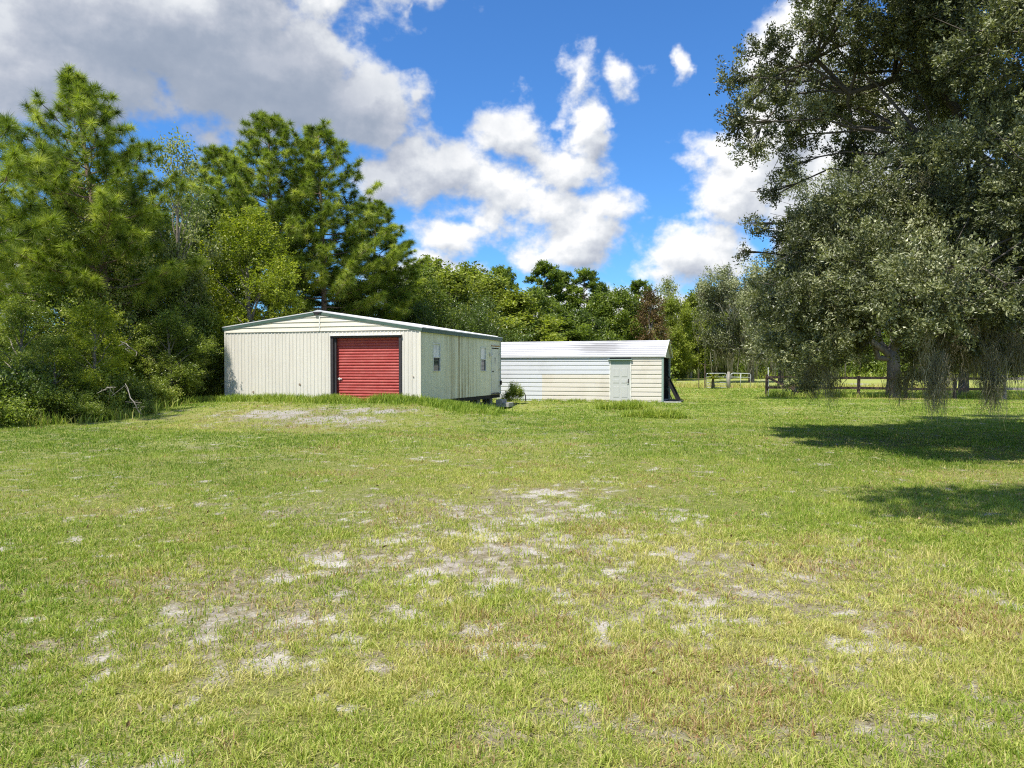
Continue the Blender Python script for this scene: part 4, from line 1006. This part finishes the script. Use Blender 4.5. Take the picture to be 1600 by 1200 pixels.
# ---- far woods
fz = broadleaf_proto(61, 34, 60, 12, .23, low=.16, rad=2.3, lf='feather', tw=.34, csz=.95, pt=bark_pale, power=.55)
fz2 = broadleaf_proto(62, 30, 64, 12, .22, low=.12, rad=2.9, lf='feather', tw=.34, csz=1.05, pt=bark_grey, power=.5)
sparse = broadleaf_proto(63, 28, 26, 9, .22, low=.3, rad=1.9, lf='pale', tw=.4, csz=.85, pt=bark_pale, power=.7)
def far_pine_mesh(seed):
    random.seed(seed); mb = MB(); cl = []
    mb.tube([(math.sin(t*4+seed)*.2, 0, t*14-.3) for t in np.linspace(0, 1, 8)], [.2-.17*t for t in np.linspace(0, 1, 8)], 8)
    for i in range(24):
        u = (i+.5)/24; z = 8.2+6.3*u; r = 2.7*math.sin((u*.78+.2)*math.pi)**.8*random.uniform(.4, 1.); a = i*2.4+random.uniform(-.5, .5); c = random.uniform(.6, .95)
        cl.append((r*math.cos(a), r*math.sin(a), z, c, c, c*.6)); limb_to(mb, (math.sin(z/14*4+seed)*.2, 0, z-.7), (r*math.cos(a), r*math.sin(a), z), .05, .015, .05, 3, 5)
    return mb.mesh('trunk', bark_pine, True), mk_leafmesh('crown', cloud(cl, 46, 16, .26, .10, tw=.2, power=.6), LM['needle'])
fp1 = far_pine_mesh(71); fp2 = far_pine_mesh(73)
FAR = [ # px, top, depth, mesh, width scale, leaf, name, label
 (672, 402, 58, fz, 1.2, 'feather', 'cypress_tree', 'feathery light green tree rising at the left of the far woods, above the garage window'),
 (705, 415, 55, fz2, 1.1, 'feather', 'cypress_tree', 'broad feathery tree above the right end of the garage roof'),
 (738, 410, 62, fz, 1.35, 'feather', 'cypress_tree', 'feathery tree above the garage side door, tall one'),
 (770, 425, 57, fz2, 1.0, 'feather', 'cypress_tree', 'round feathery tree above the gap where garage and shed meet'),
 (803, 452, 56, fz, 1.3, 'feather', 'cypress_tree', 'lower feathery tree over the left end of the shed roof'),
 (783, 413, 88, fp1, 1.1, None, 'pine_tree', 'round-topped far pine behind the feathery trees'),
 (853, 407, 78, fp1, 1.15, None, 'pine_tree', 'highest far pine over the middle of the woods, left of two'),
 (875, 420, 80, fp2, 1.0, None, 'pine_tree', 'far pine merging into the right flank of the highest far pine'),
 (913, 417, 78, fp2, 1.05, None, 'pine_tree', 'far pine with round crown, right one of the two highest'),
 (940, 440, 84, fp1, .8, None, 'pine_tree', 'small slim far pine right of the two highest'),
 (999, 435, 95, fp2, 1.2, None, 'pine_tree', 'dark far pine top just left of the rusty tree'),
 (838, 447, 66, fz2, .9, 'mid', 'broadleaf_tree', 'green tree below the highest far pine'),
 (875, 490, 62, fz, 1.2, 'mid', 'broadleaf_tree', 'low green tree over the shed roof, below the far pines'),
 (905, 480, 66, fz2, .9, 'dark', 'broadleaf_tree', 'dark low tree over the shed roof, below the right far pine'),
 (935, 455, 72, fz, 1.0, 'mid', 'broadleaf_tree', 'grey-green tree over the shed roof stain'),
 (968, 447, 72, fz2, 1.0, 'mid', 'broadleaf_tree', 'dense green tree over the shed door'),
 (1016, 448, 70, sparse, .8, 'rust', 'dead_tree', 'rusty brown narrow tree over the right half of the shed'),
 (990, 470, 78, fz, 1.0, 'feather', 'broadleaf_tree', 'light tree filling in left of the rusty tree'),
 (1043, 430, 100, sparse, 1.0, 'pale', 'slender_tree', 'pale thin-topped tree right of the rusty tree'),
 (1050, 462, 92, fz2, 1.0, 'feather', 'broadleaf_tree', 'green tree over the open end of the shed'),
 (1080, 455, 100, fz, 1.1, 'feather', 'broadleaf_tree', 'green tree over the utility post, in the far wood edge'),
 (1098, 432, 108, sparse, 1.0, 'pale', 'slender_tree', 'pale thin-topped tree left of the grey mossy far oak'),
 (1118, 470, 104, fz2, .9, 'feather', 'broadleaf_tree', 'green tree behind the left farm gate'),
 (1165, 450, 112, fz, 1.2, 'mid', 'broadleaf_tree', 'green tree behind the right farm gate and the mossy far oak')]
for (px, top, d, me, sc, lf, nm, lab) in FAR:
    x, y = at(px, d); g0 = gzf(x, y); h0 = 15. if me in (fp1, fp2) else 10.
    place_tree(nm, me, x, y, h0, htop(top, d)-g0, lab, sc=sc*(h0/(htop(top, d)-g0)*1.15 if h0 == 10. else 1.), mats=(None, LM[lf] if lf else None))
# light trees beyond the far field on the right, seen under the oaks
for i, (px, top, d) in enumerate([(1215, 440, 118), (1262, 470, 110), (1310, 450, 116), (1352, 480, 104), (1400, 450, 118), (1448, 475, 108), (1497, 450, 116), (1545, 470, 106), (1592, 450, 112), (1650, 440, 110)]):
    x, y = at(px, d); place_tree('broadleaf_tree', (fz, fz2)[i % 2], x, y, 10., htop(top, d)-gzf(x, y), 'light green tree in the wood edge seen beneath the oaks at the right', sc=.9, mats=(None, LM['feather' if i % 3 else 'mid']), group='light green wood edge beyond the oaks')
for i, (px, top, d) in enumerate([(-40, 350, 52), (22, 372, 55), (58, 398, 60), (95, 360, 62)]):
    x, y = at(px, d); place_tree('pine_tree', (fp1, fp2)[i % 2], x, y, 15., htop(top, d), 'one of the dark slim pines seen through gaps at the left edge', group='slim pines behind the left thicket')
# dark mass under the far trees, with thin trunks
fc = []
for i in range(330):
    px = random.uniform(560, 1750); d = random.uniform(100, 128) if px > 1030 else random.uniform(66, 110)
    x, y = at(px, d); c = random.uniform(1.5, 2.8); fc.append((x, y, gzf(x, y)+random.uniform(.4, 4.6), c, c, c*.8))
for i in range(110):
    d = random.uniform(64, 95); x, y = at(random.uniform(-500, 620), d); c = random.uniform(1.6, 2.8); fc.append((x, y, random.uniform(.4, 5.), c, c, c*.8))
link('distant_woods', mk_leafmesh('distant_woods', cloud(fc, 42, 12, .34, .2, tw=.5), LM['mid']), kind='stuff', label='dark understorey of the far woods behind the field and buildings', category='woods')
mb = MB()
for i in range(80):
    px = random.uniform(1030, 1720); d = random.uniform(97, 110); x, y = at(px, d); g0 = gzf(x, y)
    a = random.uniform(-.4, .4); mb.tube([(x, y, g0-.2), (x+a*.4, y, g0+3), (x+a, y, g0+7+random.random()*3)], [random.uniform(.07, .16), .09, .04], 5)
mb.build('wood_edge_trunks', bark_grey, None, True, kind='stuff', label='thin pale trunks along the far wood edge', category='woods')

# ---- live oaks with hanging moss
def oak(name, bx, by, clusters, tr, label, limbs, twigs, per, lsz, mossn, mossL, moss_pts=None, tw=.13, wd=.022, spread=.25, nstr=26, mossx=-99):
    e = empty(name, (bx, by, gzf(bx, by)-.05), 0, label=label, category='tree'); gz0 = gzf(bx, by)-.05
    cl = [(x-bx, y-by, z-gz0, *r) for (x, y, z, *r) in clusters]
    mb = MB(); fork = [tuple(f) for f in limbs]
    mb.tube([(-.05, .0, -.3), (0, 0, .15), (.05, .05, 1.0), (.02, 0, 2.0), (0, 0, 2.9)], [tr*1.55, tr*1.15, tr, tr*.95, tr*.8], 14)
    nodes = []
    for f in fork:
        pts = limb_to(mb, (0, 0, 2.3), f, tr*.55, tr*.10, .10, 12, 9, .07); nodes += pts[2:]
    for c in cl:
        p = Vector(c[:3]); nb = random.choice(sorted(nodes, key=lambda q_: (q_-p).length+max(0, q_.z-p.z)*.5)[:5])
        pts = limb_to(mb, nb, p, .04, .010, .06, 5, 6, .09)
        for k in range(4):
            q_ = p+Vector((random.gauss(0, 1)*c[3]*.7, random.gauss(0, 1)*c[4]*.7, random.gauss(0, .6)*c[5])); mb.tube([pts[-2], p.lerp(q_, .5), q_], [.015, .010, .004], 4, cap=False)
    link('trunk', mb.mesh('trunk', bark_oak, True), e)
    link('crown', mk_leafmesh('crown', cloud(cl, twigs, per, lsz, lsz*.45, tw=tw, power=.5, vmid=.42, vspr=.30), LM['oak']), e)
    K = np.array(cl); wt = 1/(1+np.maximum(0, K[:, 2]-3)*.25); wt = wt*(K[:, 0]+bx > mossx)*(K[:, 2] < 6.5 if mossx > 0 else 1); wt /= wt.sum(); ci = rng.choice(len(K), mossn, p=wt)
    P = K[ci, :3]+rng.uniform(-.55, .55, (mossn, 3))*K[ci, 3:]-np.array([0, 0, .3])*K[ci, 5:6]
    Lm = mossL*rng.uniform(.4, 1.3, mossn)
    if moss_pts:
        Q = np.array([(x-bx, y-by, z-gz0, l) for (x, y, z, l) in moss_pts]); P = np.concatenate([P, Q[:, :3]]); Lm = np.concatenate([Lm, Q[:, 3]])
    Lm = np.minimum(Lm, np.maximum(.3, P[:, 2]-.35))
    link('moss', mk_leafmesh('moss', moss_arrays(P, nstr, Lm, spread, wd), LM['moss']), e)
    return e
random.seed(77)
# near oak: trunk stands to the right outside the photograph, its crown reaches in
NC = []
def nc(px, py, d, r): x, y, z = wpos(px, py, d); NC.append((x, y, z, r, r, r*.8))
for a in [(1290, 175, 17.5, .6), (1355, 130, 18, 1.), (1360, 190, 18, .9), (1185, 125, 17, .4), (1142, 128, 16, .42), (1150, 192, 15.5, .5), (1196, 82, 16, .6), (1210, 160, 16.5, .75), (1172, 235, 16, .42), (1232, 215, 16.5, .6), (1262, 50, 16, .75), (1275, 130, 17, .8), (1238, 262, 16.5, .4), (1322, 165, 17, .7), (1345, 80, 16, .9), (1300, 5, 15, .8), (1400, 30, 15, 1.1), (1240, -50, 14.5, .8), (1262, 178, 16, .55),
          (1205, 300, 17.5, .35), (1182, 352, 18, .35), (1160, 395, 18, .22), (1330, 235, 17, .6), (1210, 120, 17, .45), (1170, 160, 16, .35)]: nc(*a)
edge = [(-200, 1330), (200, 1385), (255, 1330), (300, 1270), (345, 1235), (400, 1215), (470, 1205), (540, 1215), (575, 1235)]
n = 0
while n < 175:
    py = random.uniform(-160, 560); px = random.uniform(1200, 1720)
    e_ = np.interp(py, [a for a, b in edge], [b for a, b in edge])
    if px < e_+25: continue
    if py > 465 and 1325 < px < 1445: continue
    d = random.uniform(12.5, 20.5); r = random.uniform(.55, 1.15)
    if px-e_ < 90: r = min(r, .7); d = max(d, 15)
    nc(px, py, d, r); n += 1
for (px, py, d, r) in [(1245, 560, 19, .5), (1270, 590, 19.5, .42), (1262, 605, 19.5, .3), (1300, 560, 19, .45), (1225, 530, 19, .5), (1440, 545, 16, .5), (1480, 560, 16, .5), (1560, 540, 14, .6), (1590, 560, 14, .5), (1425, 585, 17, .3), (1520, 545, 15, .5)]: nc(px, py, d, r)
for i in range(26):
    py = random.uniform(330, 565); e_ = np.interp(py, [a for a, b in edge], [b for a, b in edge]); nc(e_+random.uniform(-22, 60), py, random.uniform(16.5, 19.5), random.uniform(.4, .65))
# high limb reaching towards the camera, above the photograph's frame
for (x, y, z, r) in [(2.3, 5.3, 7.3, .8), (3.6, 5.0, 7.2, 1.0), (4.8, 4.9, 7.4, 1.1), (6.0, 4.9, 7.3, 1.1), (7.3, 5.0, 7.3, 1.2), (2.7, 6.3, 7.4, .8), (3.9, 6.2, 7.2, .9), (5.0, 6.4, 7.6, 1.0), (6.2, 6.6, 7.2, 1.1), (7.5, 6.8, 7.5, 1.2), (8.8, 7.2, 7.6, 1.2), (10., 8., 8., 1.2), (6.6, 5.6, 8., .9), (8.0, 5.8, 8., 1.), (3.4, 5.7, 8.2, 1.1), (4.6, 5.9, 8.3, 1.1), (5.8, 6.0, 8.4, 1.1), (7.0, 6.1, 8.4, 1.1), (9.2, 6.2, 8., 1.2)]: NC.append((x, y, z, r, r, r*.7))
MP = []
for (cx, top, low, d, n) in [(1462, 520, 625, 13.5, 26), (1440, 525, 590, 15, 12), (1483, 520, 590, 15, 12), (1505, 515, 600, 14.5, 16), (1527, 510, 610, 14, 18), (1549, 525, 620, 13.3, 18), (1590, 530, 600, 13.5, 14), (1345, 525, 585, 17, 14), (1318, 520, 575, 17.5, 8), (1290, 560, 610, 17, 10), (1405, 520, 560, 16, 8), (1262, 570, 615, 18.5, 8)]:
    for i in range(max(5, int(n*.62))):      # moss curtains, each a tapering column
        px = random.gauss(cx, 6.5); py = random.uniform(top-30, top+25); f = max(.2, 1-abs(px-cx)/13); x, y, z = wpos(px, py, d+random.uniform(-.25, .25)); MP.append((x, y, z, (low-py)/FPX*d*f*random.uniform(.6, 1)))
for (px, py, d, pe) in [(1463, 560, 13, 668), (1466, 590, 13, 650), (1551, 560, 13, 664), (1549, 590, 13, 645), (1410, 590, 15, 640), (1302, 590, 16, 632), (1462, 570, 13.5, 655), (1320, 470, 17, 600), (1345, 480, 17, 590), (1505, 500, 15, 600), (1520, 510, 15, 610), (1530, 500, 14, 600), (1600, 540, 13, 620)]:
    x, y, z = wpos(px, py, d)
    for k in range(5): MP.append((x+random.gauss(0, .04), y+random.gauss(0, .06), z, (pe-py)/FPX*d))
TB = (15.2, 17.2)
lim = [(8.5-TB[0], 15.8-TB[1], 6.5), (6.5-TB[0], 16.3-TB[1], 8.3), (9-TB[0], 15-TB[1], 9.5), (11-TB[0], 13-TB[1], 4.5), (10-TB[0], 18-TB[1], 3.5), (12-TB[0], 19-TB[1], 8.), (7.5-TB[0], 6.6-TB[1], 7.6), (12-TB[0], 12.5-TB[1], 9.5), (8-TB[0], 18.5-TB[1], 4.2)]
oak('live_oak', TB[0], TB[1], NC, .42, 'huge near live oak with hanging moss filling the upper right of the photo', lim, 92, 42, .075, 110, .5, MP, tw=.12, wd=.011, spread=.12, nstr=60, mossx=6.8)
# far oaks behind the fence
def oak_clusters(cx, cy, cz, rx, ry, rz, n, r0, r1, zmin):
    out = []
    while len(out) < n:
        d = unit(1)[0]; k = random.random()**.4
        x, y, z = cx+d[0]*rx*k, cy+d[1]*ry*k, cz+d[2]*rz*k
        if z < zmin: continue
        r = random.uniform(r0, r1); out.append((x, y, z, r, r, r*.75))
    return out
c = oak_clusters(22.5, 42.5, 8.8, 9.0, 5.5, 6.5, 75, 1.0, 1.7, 4.3)
for (px, py, d, r) in [(1185, 470, 41, 1.2), (1195, 520, 41, 1.1), (1180, 420, 42, 1.0), (1215, 545, 40, 1.0), (1240, 570, 41, .9), (1255, 590, 41.5, .7), (1270, 600, 41.5, .6), (1235, 600, 41.5, .5), (1185, 555, 41, .7), (1290, 585, 41, .8)]: x, y, z = wpos(px, py, d); c.append((x, y, z, r, r, r*.8))
oak('live_oak', 21.7, 43.0, c, .36, 'live oak whose thick grey trunk stands before the fence amid brown fallen leaves', [(-6, -1, 6), (-3, 1, 9), (2, -1, 9), (6, 0, 7), (0, -3, 7), (-8, -1, 4.5)], 95, 14, .15, 80, 1.3, None, tw=.25, wd=.035, spread=.35, nstr=22)
c = oak_clusters(31, 47, 8.5, 7.5, 5.5, 6., 50, 1.0, 1.8, 3.6)
oak('live_oak', 27.8, 46.5, c, .28, 'dark live oak with a slim pale-footed trunk right of the thick grey trunk', [(-3, -1, 7), (2, 1, 9), (6, 0, 7), (0, -3, 6)], 70, 12, .16, 70, 1.6, None, tw=.25, wd=.035, spread=.35, nstr=22)
c = oak_clusters(24.5, 83, 8.2, 4.8, 4, 5.0, 46, 1.0, 1.7, 3.2)
oak('live_oak', 26.3, 83.0, c, .3, 'grey mossy oak far behind the right farm gate', [(-2, 0, 7), (2, 0, 8), (0, -1, 9)], 70, 10, .24, 130, 3.4, None, tw=.35, wd=.06, spread=.5, nstr=18)
c = oak_clusters(23.5, 67, 6.2, 3.4, 3.4, 3.4, 34, .9, 1.5, 3.2)
oak('live_oak', 24.0, 67.5, c, .25, 'grey mossy oak between the right farm gate and the board fence end', [(-2, 0, 5.5), (2, 0, 6), (0, -1, 7)], 110, 10, .2, 100, 2.6, None, tw=.3, wd=.05, spread=.4, nstr=18)

# ---- small palm before the left gate
pa = empty('palm', (gx(1114, GY-.8), GY-.8, 0), 0, label='small bright green palm in front of the left farm gate', category='palm')
MB().tube([(0, 0, -.1), (.02, 0, .3), (0, 0, .62), (.01, 0, .9)], [.13, .15, .12, .08], 9).build('trunk', bark_oak, pa, True)
V = []; F = []; S = []; A = []
for i in range(22):
    a = i*2.4; el_ = random.uniform(.1, 1.3); L_ = random.uniform(.9, 1.35)
    for k in range(14):
        t = (k+1)/14; c0 = Vector((math.cos(a)*math.cos(el_)*L_*t, math.sin(a)*math.cos(el_)*L_*t, .85+math.sin(el_)*L_*t-.5*t*t*L_))
        for s in (-1, 1):
            d = Vector((-math.sin(a)*s, math.cos(a)*s, -.2)).normalized()*.22*(1.1-t*.6)+Vector((math.cos(a), math.sin(a), .1))*.08
            b = len(V); w_ = Vector((math.cos(a), math.sin(a), 0))*.06; V += [tuple(c0-w_), tuple(c0+w_), tuple(c0+d)]; F += [b, b+1, b+2]; S.append(3); A += [random.uniform(.3, 1)]*3
link('fronds', mesh_from('fronds', np.array(V), F, S, {'v': A}, [LM['bright']]), pa)
# fallen leaves on the near lawn
n = 260; x = rng.uniform(-5, 6.5, n); y = np.sqrt(rng.uniform(3.2**2, 12**2, n)); C = np.stack([x, y, gz(x, y)+.03], 1)
fl_m = leaf_mat('dry_leaves', [(0, (.12, .07, .03)), (.5, (.34, .22, .10)), (1, (.5, .42, .28))], .2, .7, .2)
link('fallen_leaves', mk_leafmesh('fallen_leaves', leaf_arrays(C, .045, .025, rng.random(n)), fl_m), kind='stuff', label='dry brown leaves scattered over the near lawn', category='leaves')
